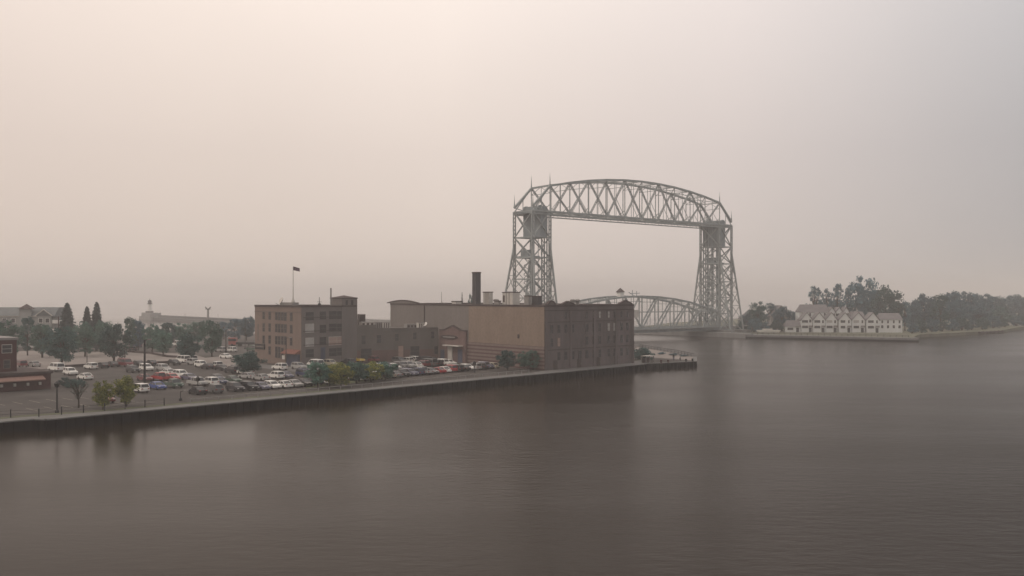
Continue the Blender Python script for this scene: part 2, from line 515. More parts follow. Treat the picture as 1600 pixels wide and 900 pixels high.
MB().prism([lh + Vector((-2.6, -2.4, 0)), lh + Vector((2.2, -2.4, 0)), lh + Vector((2.2, 2.4, 0)), lh + Vector((-2.6, 2.4, 0))], 5.603, 7.0).build('fog_house', M_trim, L_)
for k, tt in enumerate((80, 150, 215, 285, 350, 415, 470)):
    q = N + V * tt + U * 4.2
    lp = thing('pier_lamp', (q.x, q.y, 2.0), 'thin lamp post on the long pier, %s from the lighthouse end' % ('seventh', 'sixth', 'fifth', 'fourth', 'third', 'second', 'first')[k], 'lamp post', 'lamp posts on the long pier')
    MB().cone((q.x, q.y, 2.0), (q.x, q.y, 6.0), 0.12, 0.08, 6).build('post', M_black, lp)
    MB().lathe((q.x, q.y, 6.0), [(0.1, 0), (0.3, 0.3), (0.3, 0.7), (0.05, 0.9)], 8).build('lantern', M_light, lp)
q = PY(325, 560, 0)
mk = thing('channel_beacon', (q.x, q.y, 0), 'tall slim beacon mast with forked top standing in the lake behind the trees', 'beacon')
MB().cone((q.x, q.y, -0.8), (q.x, q.y, 11.5), 0.75, 0.6, 8).build('mast', M_grey, mk)
MB().beam((q.x - 1.6, q.y, 13.2), (q.x, q.y, 11.3), 0.5).beam((q.x + 1.6, q.y, 13.2), (q.x, q.y, 11.3), 0.5).beam((q.x - 1.5, q.y, 12), (q.x + 1.5, q.y, 12), 0.5).build('cross_arm', M_black, mk)

# paths, lots
Z1, Z2, Z3 = G + 0.004, G + 0.008, G + 0.012
struct(MB().sheet([lot(-89, 2.95), lot(-1.2, 2.95), lot(-1.0, 0.95), lot(119, 0.95), lot(148, 1.1), P(1009, 567), P(1014, 559), lot(150, 5.2), lot(118, 5.8), lot(112, 4.2), lot(60, 3.6), lot(10, 3.6), lot(-1, 5.6), lot(-89, 5.6)], Z1).build('quay_path', M_path))
struct(MB().sheet([lot(-89, 5.9), lot(-1, 5.9), lot(10, 3.9), lot(58, 3.9), lot(58, 5.2), lot(10, 5.6), lot(0, 7.6), lot(-89, 7.6)], Z2).build('grass', M_grass))['kind'] = 'stuff'
struct(MB().sheet([P(20, 549), P(140, 546), P(230, 550), P(300, 553), P(345, 566), P(290, 569), P(225, 569), P(150, 571), P(90, 575), P(28, 579)], Z1).build('gravel_lot', M_gravel))
struct(MB().sheet([P(312, 560), P(350, 556), P(400, 566), P(398, 574), P(330, 573), P(300, 570)], Z2).build('sidewalk', M_gravel))
struct(MB().sheet([P(1015, 558), P(1080, 563), P(1084, 558), PY(1022, 316), PY(996, 330), lot(154, 12)], Z1).build('gravel_point', M_gravel))
struct(MB().sheet([P(400, 574), P(470, 582), P(560, 577), P(640, 570), P(640, 566), P(560, 568), P(470, 575), P(400, 568)], Z2).build('sidewalk', M_path))
struct(MB().sheet([Vector((112, 436.5, 0)), Vector((174, 402, 0)), Vector((176, 410, 0)), Vector((116, 448, 0))], G - 0.146).build('promenade', M_path))
pm = MB()
for row_t, s0, s1 in ((14.5, 3, 20), (26, 2, 22), (13, 40, 108), (27, 40, 104), (43, 28, 88)):
    n_ = int((s1 - s0) / 2.75)
    for i in range(n_ + 1):
        s_ = s0 + i * 2.75
        pm.sheet([lot(s_, row_t - 2.5), lot(s_ + 0.14, row_t - 2.5), lot(s_ + 0.14, row_t + 2.5), lot(s_, row_t + 2.5)], Z1)
struct(pm.build('parking_markings', M_line))

# ------------------------------------------------------------------ buildings
def window(F, a, z, w_, h_, parent, m_pane=None, m_fr=None, cross=True, name='window'):
    m_pane = m_pane or M_glass; m_fr = m_fr or M_frame
    o = MB()
    f = 0.09
    o.fbox(F, a - w_ / 2 - f, a + w_ / 2 + f, z - h_ / 2 - f, z - h_ / 2, 0.0, 0.10)
    o.fbox(F, a - w_ / 2 - f, a + w_ / 2 + f, z + h_ / 2, z + h_ / 2 + f * 1.6, 0.0, 0.08)
    o.fbox(F, a - w_ / 2 - f, a - w_ / 2, z - h_ / 2, z + h_ / 2, 0.0, 0.07)
    o.fbox(F, a + w_ / 2, a + w_ / 2 + f, z - h_ / 2, z + h_ / 2, 0.0, 0.07)
    if cross:
        o.fbox(F, a - w_ / 2, a + w_ / 2, z - 0.04, z + 0.04, 0.035, 0.065)
    ob = o.build(name, m_fr, parent)
    MB().fbox(F, a - w_ / 2, a + w_ / 2, z - h_ / 2, z + h_ / 2, 0.004, 0.03).build('pane', m_pane, ob)
    return ob


# --- warehouse
A = Vector((8.0, 227.8, 0)); B = Vector((33.2, 253.4, 0)); WQ = (B - A).normalized(); WL = Vector((-0.627, 0.78, 0)).normalized()
LW, LQ = 72.0, (B - A).length
FL = Face(A, WL, (-WL.y, WL.x)); FL.n = Vector((-0.78, -0.627, 0)).normalized()
FR = Face(A, WQ, (WQ.y, -WQ.x))
wh = thing('warehouse', (A.x, A.y, G), 'large long brick warehouse with blank tan wall and tall chimney on the quay', 'warehouse')
Cc, Dd = A + WL * LW + WQ * LQ, A + WL * LW
TOPW = 17.7
MB().prism([A, B, Cc, Dd], G - 0.2, TOPW - 0.5).build('wall', M_darkb, wh)
FB = Face(B, WL, (WQ.x, WQ.y))
rf = MB().prism([A + WL * .5 + WQ * .5, B - WQ * .5 + WL * .5, Cc - WL * .5 - WQ * .5, Dd - WL * .5 + WQ * .5], TOPW - 0.498, TOPW - 0.40).build('roof', M_roof, wh)
# facings on the side wall
a733 = FL.a(733)
z_tan = 7.45
MB().fbox(FL, 0.0, a733, z_tan, TOPW - 0.503, 0.003, 0.16).build('blank_wall', M_tan, wh)
MB().fbox(FL, a733 + 0.003, LW, G, TOPW - 0.503, 0.003, 0.13).build('side_wall', M_greyb, wh)
MB().fbox(FL, 0.0, a733, G, z_tan - 0.003, 0.003, 0.20).build('banded_base', M_band, wh)
MB().fbox(FL, a733 + .01, FL.a(690), G, z_tan - 0.003, 0.133, 0.22).build('banded_base', M_band, wh)
pr = MB()                                           # parapets with a few raised bumps, coping dark
pr.fbox(FL, 0.0, LW, TOPW - 0.5, TOPW, -0.5, 0.24)
pr.fbox(FR, 0.0, LQ, TOPW - 0.5, TOPW, -0.5, 0.18)
pr.fbox(Face(B, WL, WQ), 0.0, LW, TOPW - 0.5, TOPW, -0.5, 0.1)
pr.fbox(Face(Dd, WQ, WL), 0.0, LQ, TOPW - 0.5, TOPW, -0.5, 0.1)
pr.build('parapet', M_trim, wh)


def gable(F, a, w_, h_, z, m_, parent, name='gable', th=0.6, curved=False):
    o = MB()
    n_ = 10 if curved else 2
    pts = [(-w_ / 2, 0)] + [(-w_ / 2 + w_ * i / n_, (h_ * math.sin(math.pi * i / n_) if curved else h_ * (1 - abs(2 * i / n_ - 1)))) for i in range(1, n_)] + [(w_ / 2, 0)]
    fr = [F.pt(a + x, z + y, 0.17) for x, y in pts]; bk = [F.pt(a + x, z + y, 0.17 - th) for x, y in pts]
    k = len(pts)
    o.add(fr + bk, [tuple(range(k)), tuple(range(2 * k - 1, k - 1, -1))] + [(i, i + k, (i + 1) % k + k, (i + 1) % k) for i in range(k)])
    g = o.build(name, m_, parent)
    c_ = MB()
    for (x0, y0), (x1, y1) in zip(pts, pts[1:]):
        c_.beam(F.pt(a + x0, z + y0 + 0.12, -0.1), F.pt(a + x1, z + y1 + 0.12, -0.1), 0.85, 0.25)
    c_.build('coping', M_trim, g)
    return g


gable(FR, FR.a(887), 4.6, 0.75, TOPW + .002, M_darkb, wh)
gable(FR, FR.a(977), 5.6, 0.9, TOPW + .002, M_darkb, wh)
gable(FR, FR.a(861), 3.0, 0.9, TOPW + .002, M_darkb, wh, curved=True)
gable(FL, FL.a(629), 17.0, 0.8, TOPW + .002, M_greyb, wh, curved=True)
# string courses and pilasters on the quay face
cs = MB()
cs.fbox(FR, 0, LQ, 16.2, 16.42, 0.003, 0.16)
cs.fbox(FR, 0, LQ, 13.35, 13.5, 0.003, 0.10)
cs.fbox(FR, 0, LQ, 6.45, 6.65, 0.003, 0.12)
cs.build('string_course', M_trim, wh)
for aa in (0.45, LQ * 0.27, LQ * 0.53, LQ * 0.78, LQ - 0.45):
    MB().fbox(FR, aa - 0.4, aa + 0.4, G, 16.195, 0.1605, 0.24).build('pilaster', M_darkb, wh)
cols = [FR.a(p_) for p_ in (862, 873, 884, 895, 906, 917, 928, 937, 951, 960, 971, 980)]
rng = random.Random(4)
light = {(0, 6): 1, (0, 7): 1, (0, 8): 1, (1, 8): 1, (1, 9): 1, (2, 1): 0.5}
for r_, zc in enumerate((15.0, 11.7, 8.4, 4.9)):
    for ci, aa in enumerate(cols):
        if (r_, ci) in light:
            mp_ = M_blind if light[(r_, ci)] == 1 else M_pinkb
        else:
            if ci < 5 and rng.random() < 0.35:
                continue
            mp_ = M_glass
        window(FR, aa, zc, 1.0 if r_ else 0.75, 2.0 if r_ else 1.6, wh, mp_, M_darkb if mp_ is M_glass else M_frame)
for px_ in (868, 905, 935, 962):
    aa = FR.a(px_)
    d_ = MB().fbox(FR, aa - 0.7, aa + 0.7, G + .01, G + 2.3, 0.003, 0.09).build('door', M_trim, wh)
    MB().fbox(FR, aa + 0.45, aa + 0.55, G + 1.0, G + 1.15, 0.093, 0.15).build('handle', M_grey, d_)
# small windows high on the side wall
for px_, py_, s_ in ((623, 489, 1), (634, 489.5, 1), (641, 489.5, 1), (658, 491, 1), (691.5, 492, 1.2), (711, 492.5, 1.1), (725.5, 493.2, 1.2), (731.0, 493.4, 1.2)):
    window(FL, FL.a(px_), FL.z(px_, py_), 0.85 * s_, 1.45 * s_, wh, None, M_greyb, cross=False)
for px_ in (664,):
    MB().fbox(FL, FL.a(px_) - .12, FL.a(px_) + .12, 4, TOPW - .51, 0.133, 0.36).build('downpipe', M_trim, wh)
MB().fbox(FL, FL.a(811) - .3, FL.a(811) + .3, 9.2, 10.2, 0.163, 0.3).build('vent', M_trim, wh)
# entrance porch with shaped gable
ao0, ao1 = FL.a(731), FL.a(690)
ent = MB().fbox(FL, ao0, ao1, G, 9.6, 0.225, 0.75).build('entrance_block', M_redb, wh)
am = (ao0 + ao1) / 2
g_ = MB()
pts = [(ao0, 9.603), (ao1, 9.603), (ao1, 10.3), (am + 3.5, 10.5), (am + 2, 11.0), (am, 11.6), (am - 2, 11.0), (am - 3.5, 10.5), (ao0, 10.3)]
k = len(pts)
g_.add([FL.pt(x, z, 0.75) for x, z in pts] + [FL.pt(x, z, 0.225) for x, z in pts], [tuple(range(k)), tuple(range(2 * k - 1, k - 1, -1))] + [(i, i + k, (i + 1) % k + k, (i + 1) % k) for i in range(k)])
g2 = g_.build('shaped_gable', M_redb, ent)
c_ = MB()
for (x0, y0), (x1, y1) in zip(pts[2:], pts[3:]):
    c_.beam(FL.pt(x0, y0 + .1, 0.5), FL.pt(x1, y1 + .1, 0.5), 0.9, 0.22)
c_.build('coping', M_trim, ent)
sg = MB()
n_ = 18
az_ = FL.z(705.5, 526.5)
vs = [FL.pt(FL.a(705.5) + 4.1 * math.cos(2 * math.pi * i / n_), az_ + 0.62 * math.sin(2 * math.pi * i / n_), 0.95) for i in range(n_)]
vs += [FL.pt(FL.a(705.5) + 4.1 * math.cos(2 * math.pi * i / n_), az_ + 0.62 * math.sin(2 * math.pi * i / n_), 0.753) for i in range(n_)]
sg.add(vs, [tuple(range(n_)), tuple(range(2 * n_ - 1, n_ - 1, -1))] + [(i, i + n_, (i + 1) % n_ + n_, (i + 1) % n_) for i in range(n_)])
sgo = tag(sg.build('sign', M_trim, None, tuple(FL.pt(FL.a(705.5), az_, 0.8))), 'dark oval sign board on the reddish entrance gable of the warehouse', 'sign')
MB().fbox(FL, FL.a(705.5) - 2.9, FL.a(705.5) + 2.9, az_ - 0.16, az_ + 0.16, 0.953, 0.97).build('lettering_panel', M_grey, sgo, ORG[sgo.name])
MB().fbox(FL, FL.a(711) , FL.a(704.5), G, G + 4.6, 0.753, 1.1).build('porch_column', M_light, ent)
MB().fbox(FL, FL.a(727), FL.a(702), 6.1, 6.35, 0.753, 2.4).build('canopy', M_light, ent)
d_ = MB().fbox(FL, FL.a(726), FL.a(719), G, G + 3.6, 0.753, 0.82).build('door', M_blue, ent)
d_ = MB().fbox(FL, FL.a(698), FL.a(692), G, G + 3.2, 0.753, 0.82).build('door', M_blue, ent)
# roof-top things of the warehouse
def onroof(px, back=3.0):
    Fo = Face(A - FL.n * back, WL, (FL.n.x, FL.n.y))
    return Fo.pt(Fo.a(px), TOPW - 0.4, 0)
q = onroof(744.5, 1.6)
st = MB().prism([q + WL * .88 + WQ * .88, q - WL * .88 + WQ * .88, q - WL * .88 - WQ * .88, q + WL * .88 - WQ * .88], TOPW - 0.397, zat(427, q.y)).build('chimney', M_stack, wh)
MB().prism([q + WL * .98 + WQ * .98, q - WL * .98 + WQ * .98, q - WL * .98 - WQ * .98, q + WL * .98 - WQ * .98], zat(427, q.y) + .003, zat(425, q.y)).build('cap', M_trim, st)


def penthouse(px0, px1, pytop, m_, back=4.0, deep=4.0, roofm=None):
    a1, a0_ = FL.a(px0) , FL.a(px1)
    F2 = Face(A - FL.n * back, WL, (FL.n.x, FL.n.y))
    a1, a0_ = F2.a(px0), F2.a(px1)
    zt = F2.z((px0 + px1) / 2, pytop)
    o = MB().fbox(F2, a0_, a1, TOPW - 0.397, zt, -deep, 0).build('penthouse', m_, wh)
    MB().fbox(F2, a0_ - .12, a1 + .12, zt + .002, zt + 0.22, -deep - .12, 0.12).build('roof_edge', M_trim, o)
    return F2, o, a0_, a1, zt


penthouse(755, 764, 457, M_light, deep=1.3)
F2, o, a0_, a1, zt = penthouse(785, 801, 457.5, M_light, back=5, deep=2.4)
pl = MB()
for fx in (0.33, 0.62):
    aa = a0_ + (a1 - a0_) * fx
    pl.fbox(F2, aa - .08, aa + .08, TOPW - .3, zt, 0.003, 0.1)
pl.build('seam', M_grey, o)
MB().fbox(F2, a1 - 1.0, a1 - 0.3, TOPW + 0.6, zt - 0.7, 0.003, 0.06).build('door', M_trim, o)
penthouse(819, 826, 463, M_grey, back=5, deep=1.0)
penthouse(831, 840, 463.5, M_stack, back=7, deep=1.4)
penthouse(772, 779, 471, M_grey, back=3, deep=.8)
penthouse(706, 712, 471.5, M_light, back=2, deep=2)
for px_, pt_, pb in ((690, 456, 470),):
    q = onroof(px_, 6)
    an = thing('roof_antenna', tuple(q), 'thin whip antenna on the warehouse roof nearer its arched end', 'antenna')
    MB().cone(q, (q.x, q.y, zat(pt_, q.y)), 0.09, 0.05, 6).beam((q.x - .1, q.y, q.z + 1), (q.x + .9, q.y, q.z + .3), .08).build('mast', M_grey, an)
for i, px_ in enumerate((752, 918, 925)):
    F3_ = FR if px_ > 850 else FL
    q = F3_.pt(F3_.a(px_), TOPW - .4, -5)
    vb = tag(MB().lathe(tuple(q), [(0.5, 0), (0.5, 1.1), (0.8, 1.2), (0.8, 1.6), (0.3, 1.8)], 10).build('roof_vent', M_grey, None, tuple(q)),
             ('round metal roof vent beside the tall chimney', 'round metal roof vent behind the quay face parapet, nearer the chimney', 'round metal roof vent behind the quay face parapet, farther from the chimney')[i], 'vent', 'vents on the warehouse roof')

# --- brick office building with the flag
CB = Vector((-54.8, 241.6, 0))
F1 = Face(CB, ND, -QD); F2 = Face(CB, QD, -ND)
L1, L2, TB = 22.4, 17.7, 17.45
ob = thing('office_building', (CB.x, CB.y, G), 'four-storey orange-brown brick office building with flagpole and corner tower', 'building')
c0, c1, c2, c3 = CB, CB + QD * L2, CB + QD * L2 + ND * L1, CB + ND * L1
MB().prism([c0, c1, c2, c3], G - 0.2, TB - 0.5).build('wall', M_paintb, ob)
MB().fbox(F1, 0.0, L1, G, TB - 0.503, 0.003, 0.15).build('brick_front', M_brown, ob)
MB().prism([c0 + (QD + ND) * .4, c1 + (ND - QD) * .4, c2 - (QD + ND) * .4, c3 + (QD - ND) * .4], TB - 0.498, TB - 0.42).build('roof', M_roof, ob)
pr = MB()
pr.fbox(F1, 0.0, L1, TB - 0.5, TB + .05, -0.4, 0.3)
pr.fbox(F2, 0.0, L2, TB - 0.5, TB - .05, -0.4, 0.18)
pr.fbox(Face(c3, QD, ND), 0.0, L2, TB - 0.5, TB, -0.4, 0.1)
pr.fbox(Face(c1, ND, QD), 0.0, L1, TB - 0.5, TB, -0.4, 0.1)
pr.build('cornice', M_trim, ob)
MB().fbox(F1, 0.0, L1, TB - 1.9, TB - 1.7, 0.153, 0.25).build('string_course', M_frame, ob)
wx = [(148, (415, 502, 588)), (190, (418, 503, 588, 664)), (237, (421, 506, 592, 676)), (258, (423, 508, 593, 678)), (280, (424, 509, 594, 684)), (301, (426, 510, 595)), (341, (428, 514, 600))]
for zx, ys in wx:
    px_ = 380 + zx / 4.5
    for zy in ys:
        big = zy > 640 and zx > 200
        z_ = F1.z(px_, 400 + zy / 4.5)
        w1 = window(F1, F1.a(px_), z_, 1.05, 2.9 if big else 2.15, ob, M_glass, M_frame)
        w1.location = F1.n * 0.15
for (px_, w_, rows, mats_) in ((483.8, 2.5, (423, 508, 606, 684), (M_glass, M_blind, M_blind, M_glass)),
                               (504.5, 2.0, (418, 512, 598), (M_glass, M_glass, M_glass)),
                               (520.0, 2.5, (415, 503, 598, 676), (M_glass, M_glass, M_pinkb, M_glass)),
                               (531.5, 2.1, (415, 503, 595, 672), (M_glass, M_glass, M_pinkb, M_glass))):
    for zy, mm in zip(rows, mats_):
        window(F2, F2.a(px_), F2.z(px_, 400 + zy / 4.5), w_, 2.1, ob, mm, M_paintb if mm is M_glass else M_framel)
for zz in (14.2, 10.6, 7.0):
    MB().fbox(F2, 0.5, L2 - 5, zz, zz + 0.16, 0.003, 0.09).build('string_course', M_trim, ob)
d_ = MB().fbox(F2, F2.a(501), F2.a(508), G, G + 4.6, 0.003, 0.12).build('door', M_blue, ob)
MB().fbox(F2, F2.a(504) , F2.a(504.7), G + 1.0, G + 1.3, 0.123, 0.2).build('handle', M_grey, d_)
# awning entrance at the corner
aw = MB()
a0_, a1 = F1.a(470), F1.a(448)
za = 4.9
aw.add([F1.pt(a0_, za, 2.0), F1.pt(a1, za, 2.0), F1.pt(a1, za + 0.95, 0.155), F1.pt(a0_, za + 0.95, 0.155), F1.pt(a0_, za - .15, 2.0), F1.pt(a1, za - .15, 2.0), F1.pt(a1, za - .15, 0.155), F1.pt(a0_, za - .15, 0.155)],
       [(0, 1, 2, 3), (4, 5, 1, 0), (5, 6, 2, 1), (7, 4, 0, 3), (6, 7, 3, 2), (7, 6, 5, 4)])
aw.build('awning', M_awn, ob)
MB().fbox(F1, a0_ + 0.2, a1 - 1.2, G, za - .2, 0.153, 1.0).build('entrance_screen', M_blue, ob)
MB().fbox(F1, F1.a(455), F1.a(451), 3.3, 4.3, 1.9, 2.05).build('sign_plate', M_light, ob)
# corner tower
tw = MB().prism([c1 - QD * 5.0 - ND * .14, c1 + QD * .1 - ND * .14, c1 + QD * .1 + ND * 5, c1 - QD * 5 + ND * 5], G, 19.2).build('stair_tower', M_paintb, ob)
ctr = c1 - QD * 2.45 + ND * 2.43
rm = MB()
base = [c1 - QD * 5.15 - ND * .3, c1 + QD * .25 - ND * .3, c1 + QD * .25 + ND * 5.15, c1 - QD * 5.15 + ND * 5.15]
rm.add([(p.x, p.y, 19.203) for p in base] + [(p.x, p.y, 19.45) for p in base] + [(ctr.x, ctr.y, 20.1)], [(3, 2, 1, 0), (0, 1, 5, 4), (1, 2, 6, 5), (2, 3, 7, 6), (3, 0, 4, 7), (4, 5, 8), (5, 6, 8), (6, 7, 8), (7, 4, 8)])
rm.build('tower_roof', M_trim, tw)
MB().fbox(Face(c1 + QD * .1, ND, QD), -0.14, 5, G + 9, 19.2, 0.003, 0.06).build('red_brick_side', M_redb, tw)
Ft = Face(c1 - QD * 5 - ND * .14, QD, -ND)
for aa in (1.6, 3.4):
    window(Ft, aa, 18.1, 0.7, 1.3, tw, M_glass, M_frame, cross=False, name='window')
sgn = thing('sign', tuple(F1.pt(F1.a(408), 6.2, .2)), 'dark rectangular sign board low on the orange-brown brick front', 'sign')
MB().fbox(F1, F1.a(415), F1.a(400.5), 5.35, 6.75, 0.155, 0.4).build('board', M_black, sgn)
MB().fbox(F1, F1.a(414), F1.a(401.5), 5.9, 6.25, 0.403, 0.42).build('lettering_panel', M_frame, sgn)
MB().fbox(F1, F1.a(405.5), F1.a(403.0), 7.6, 12.2, 0.153, 0.17).build('faded_painted_panel', M_frame, ob)


def roofpt(px, back, F=F1, z=TB - .42):
    F4 = Face(F.o - F.n * back, F.d, F.n)
    return F4.pt(F4.a(px), z, 0)


q = roofpt(458, 3.0)
fp = thing('flagpole', tuple(q), 'tall white flagpole with small drooping flag on the office building roof', 'flagpole')
MB().lathe(tuple(q), [(0.55, 0), (0.45, 1.6), (0.28, 1.8), (0.14, 2.6), (0.08, zat(416, q.y) - q.z)], 8).build('pole', M_light, fp)
fl_ = MB()
n_ = 8
zt = zat(416.5, q.y)
va = []
for i in range(n_ + 1):
    x = i / n_ * 1.7
    zz = -0.45 * (i / n_) ** 1.2
    yy = 0.12 * math.sin(i * 1.3)
    va += [(q.x + 0.08 + x, q.y + yy, zt + zz), (q.x + 0.08 + x, q.y + yy, zt - 1.0 + zz * 0.8)]
fl_.add(va, [(2 * i, 2 * i + 1, 2 * i + 3, 2 * i + 2) for i in range(n_)])
fo = fl_.build('flag', mat('flag_cloth', (0.10, 0.06, 0.09), var=0.5, scale=1.5), fp)
md = fo.modifiers.new('thickness', 'SOLIDIFY'); md.thickness = 0.03
q = roofpt(452, 2.5)
tag(MB().prism([q + QD + ND * 3, q - QD + ND * 3, q - QD - ND * 3, q + QD - ND * 3], q.z + .003, TB + 0.75).build('roof_plinth', M_grey, None, tuple(q)), 'grey box plinth around the foot of the flagpole', 'roof box')
q = roofpt(440, 2.0)
ds = thing('satellite_dish', tuple(q), 'pale satellite dish tilted up on the office building roof edge', 'satellite dish')
MB().beam(q, q + Vector((0, 0, 2.2)), 0.15).beam(q + Vector((0, 0, 0.1)), q + Vector((-1.6, 0, 0.9)), .12).build('mount', M_grey, ds)
MB().cone(q + Vector((0.2, -.1, 1.5)), q + Vector((-0.15, -.35, 1.7)), 0.35, 1.05, 14).build('dish', M_light, ds)
q = roofpt(517, 2.5, F2)
an = thing('roof_antenna', tuple(q), 'pale vertical antenna tube on the grey side of the office roof', 'antenna')
MB().cone(q, (q.x, q.y, zat(450, q.y)), 0.22, 0.2, 8).build('tube', M_grey, an)
q = roofpt(499, 3, F2)
an = thing('roof_weather_station', tuple(q), 'small dark weather station on the grey side of the office roof', 'weather station')
MB().cone(q, q + Vector((0, 0, 2.6)), 0.12, 0.07, 6).beam(q + Vector((-.6, 0, 1.3)), q + Vector((.6, 0, 1.3)), .1).build('mast', M_black, an)
MB().lathe(tuple(q), [(.5, .01), (.4, .8), (.15, 1.0)], 8).build('housing', M_black, an)

# --- low wing between the two
W0, W1 = Vector((-42.7, 254.5, 0)), Vector((-20.6, 264, 0))
F3 = Face(W0, W1 - W0, ((W1 - W0).y, -(W1 - W0).x)); L3 = (W1 - W0).length
TL = 11.0
lw = thing('low_building', (W0.x, W0.y, G), 'low olive-grey brick wing joining the office building to the warehouse', 'building')
bk = -F3.n * 16
MB().prism([W0, W1, W1 + bk, W0 + bk], G - .2, TL - .4).build('wall', M_lowb, lw)
MB().fbox(F3, 0, L3, G, 4.9, 0.003, 0.12).build('red_base', M_redb, lw)
pr = MB()
pr.fbox(F3, 0, L3, TL - .397, TL, -.4, .15)
pr.fbox(F3, 0, 5.5, TL + .003, TL + .9, -.4, .12)
pr.build('parapet', M_lowb, lw)
MB().prism([W0 - F3.n * .4, W1 - F3.n * .4, W1 + bk, W0 + bk], TL - .397, TL - .3).build('roof', M_roof, lw)
for px_, py_, w_, h_, mm in ((568, 531, 1.1, 2.4, M_glass), (592, 529.5, 1.3, 2.2, M_glass), (620, 527, 1.0, 1.9, M_glass), (648, 525, 1.0, 1.9, M_glass), (676, 523.5, 1.0, 2.0, M_glass),
                             (572, 553, 3.0, 3.0, M_glass), (626, 550, 1.4, 3.4, M_pinkb), (648, 548.5, 2.6, 2.8, M_glass), (681, 547, 1.0, 2.2, M_glass)):
    o = window(F3, F3.a(px_), F3.z(px_, py_), w_, h_, lw, mm, M_frame)
    if py_ > 540:
        o.location = F3.n * .12


def roofbox(name, F, px0, px1, pyt, back, deep, z0, m_, label, cat):
    F4 = Face(F.o - F.n * back, F.d, F.n)
    a0_, a1 = sorted((F4.a(px0), F4.a(px1)))
    q = F4.pt((a0_ + a1) / 2, z0)
    o = thing(name, tuple(q), label, cat)
    zt = F4.z((px0 + px1) / 2, pyt)
    MB().fbox(F4, a0_, a1, z0, zt - .1, -deep, 0).build('housing', m_, o)
    MB().fbox(F4, a0_ - .08, a1 + .08, zt - .097, zt, -deep - .08, .08).build('lid', M_grey, o)
    g = MB()
    for k in range(3):
        g.fbox(F4, a0_ + .2 + (a1 - a0_) * k / 3, a0_ + (a1 - a0_) * (k + .75) / 3, z0 + .25, zt - .3, .003, .04)
    g.build('grille', M_trim, o)
    return o


roofbox('roof_unit', F3, 565, 585, 503, 1.2, 3, TL - .3, M_light, 'long pale air-conditioning unit on the low wing beside the stair tower', 'air conditioner')
roofbox('roof_unit', F3, 588, 597, 503.5, 2.4, 2, TL - .3, M_grey, 'grey air-conditioning unit in the middle of the low wing roof', 'air conditioner')
roofbox('roof_unit', F3, 599, 609, 503, 3.2, 2, TL - .3, M_light, 'pale square air-conditioning unit on the low wing near the warehouse wall', 'air conditioner')
roofbox('roof_unit', F3, 654, 664, 504, 1.5, 2, TL - .3, M_light, 'pale box unit on the low wing roof beside a small dish', 'air conditioner')
roofbox('roof_hut', F3, 562.5, 571, 491, 6, 3, TL - .3, M_trim, 'small dark roof hut against the stair tower', 'roof hut')
roofbox('roof_unit', F3, 636, 652, 506.5, 4, 3, TL - .3, M_grey, 'flat grey duct box on the low wing between two units', 'duct box')
q = F3.pt(F3.a(668), TL - .3, -1.5)
ds = thing('satellite_dish', tuple(q), 'small white satellite dish on the low wing roof', 'satellite dish')
MB().beam(q, q + Vector((0, 0, 1.2)), 0.1).build('mount', M_grey, ds)
MB().cone(q + Vector((0, 0, 1.0)), q + Vector((-0.2, -.3, 1.25)), 0.2, 0.65, 12).build('dish', M_white, ds)

# --- oxblood brick building and its low wing at the frame edge
p0 = lot(18.2, 47.6)
F5 = Face(p0, -QD, -ND)
ox = thing('restaurant_building', (p0.x, p0.y, G), 'dark red brick building with long low wing at the quay car park', 'building')
MB().fbox(F5, 0, 60, G, 4.7, -14, 0).build('wing_wall', M_oxb, ox)
MB().fbox(F5, -.3, 60, 4.703, 5.15, -14.2, .3).build('wing_roof', M_trim, ox)
aw = MB()
aw.add([F5.pt(1.5, 3.75, 1.5), F5.pt(60, 3.75, 1.5), F5.pt(60, 4.35, .004), F5.pt(1.5, 4.35, .004), F5.pt(1.5, 3.55, 1.5), F5.pt(60, 3.55, 1.5), F5.pt(60, 3.55, .004), F5.pt(1.5, 3.55, .004)],
       [(0, 1, 2, 3), (4, 5, 1, 0), (5, 6, 2, 1), (7, 4, 0, 3), (6, 7, 3, 2), (7, 6, 5, 4)])
aw.build('awning', mat('faded_pink_canvas', (0.26, 0.16, 0.135), var=0.15), ox)
F6 = Face(lot(13.4, 52), -QD, -ND)
MB().fbox(F6, 0, 40, 5.155, 11.3, -9, 0).build('upper_wall', M_oxb, ox)
MB().fbox(F6, -.25, 40, 11.303, 11.8, -9.2, .25).build('upper_roof', M_grey, ox)
for aa in (1.8, 5.2, 8.6, 12):
    window(F6, aa, 9.6, 1.7, 1.5, ox, M_glass, M_framel)
    window(F6, aa, 6.6, 1.1, 1.5, ox, M_glass, M_frame)
for i, aa in enumerate((F5.a(62), F5.a(43), F5.a(22.5), F5.a(2))):
    q = F5.pt(aa, 2.9, .12)
    wl_ = MB().fbox(F5, aa - .22, aa + .22, 2.55, 3.1, .004, .34).build('wall_lamp', M_light, ox)

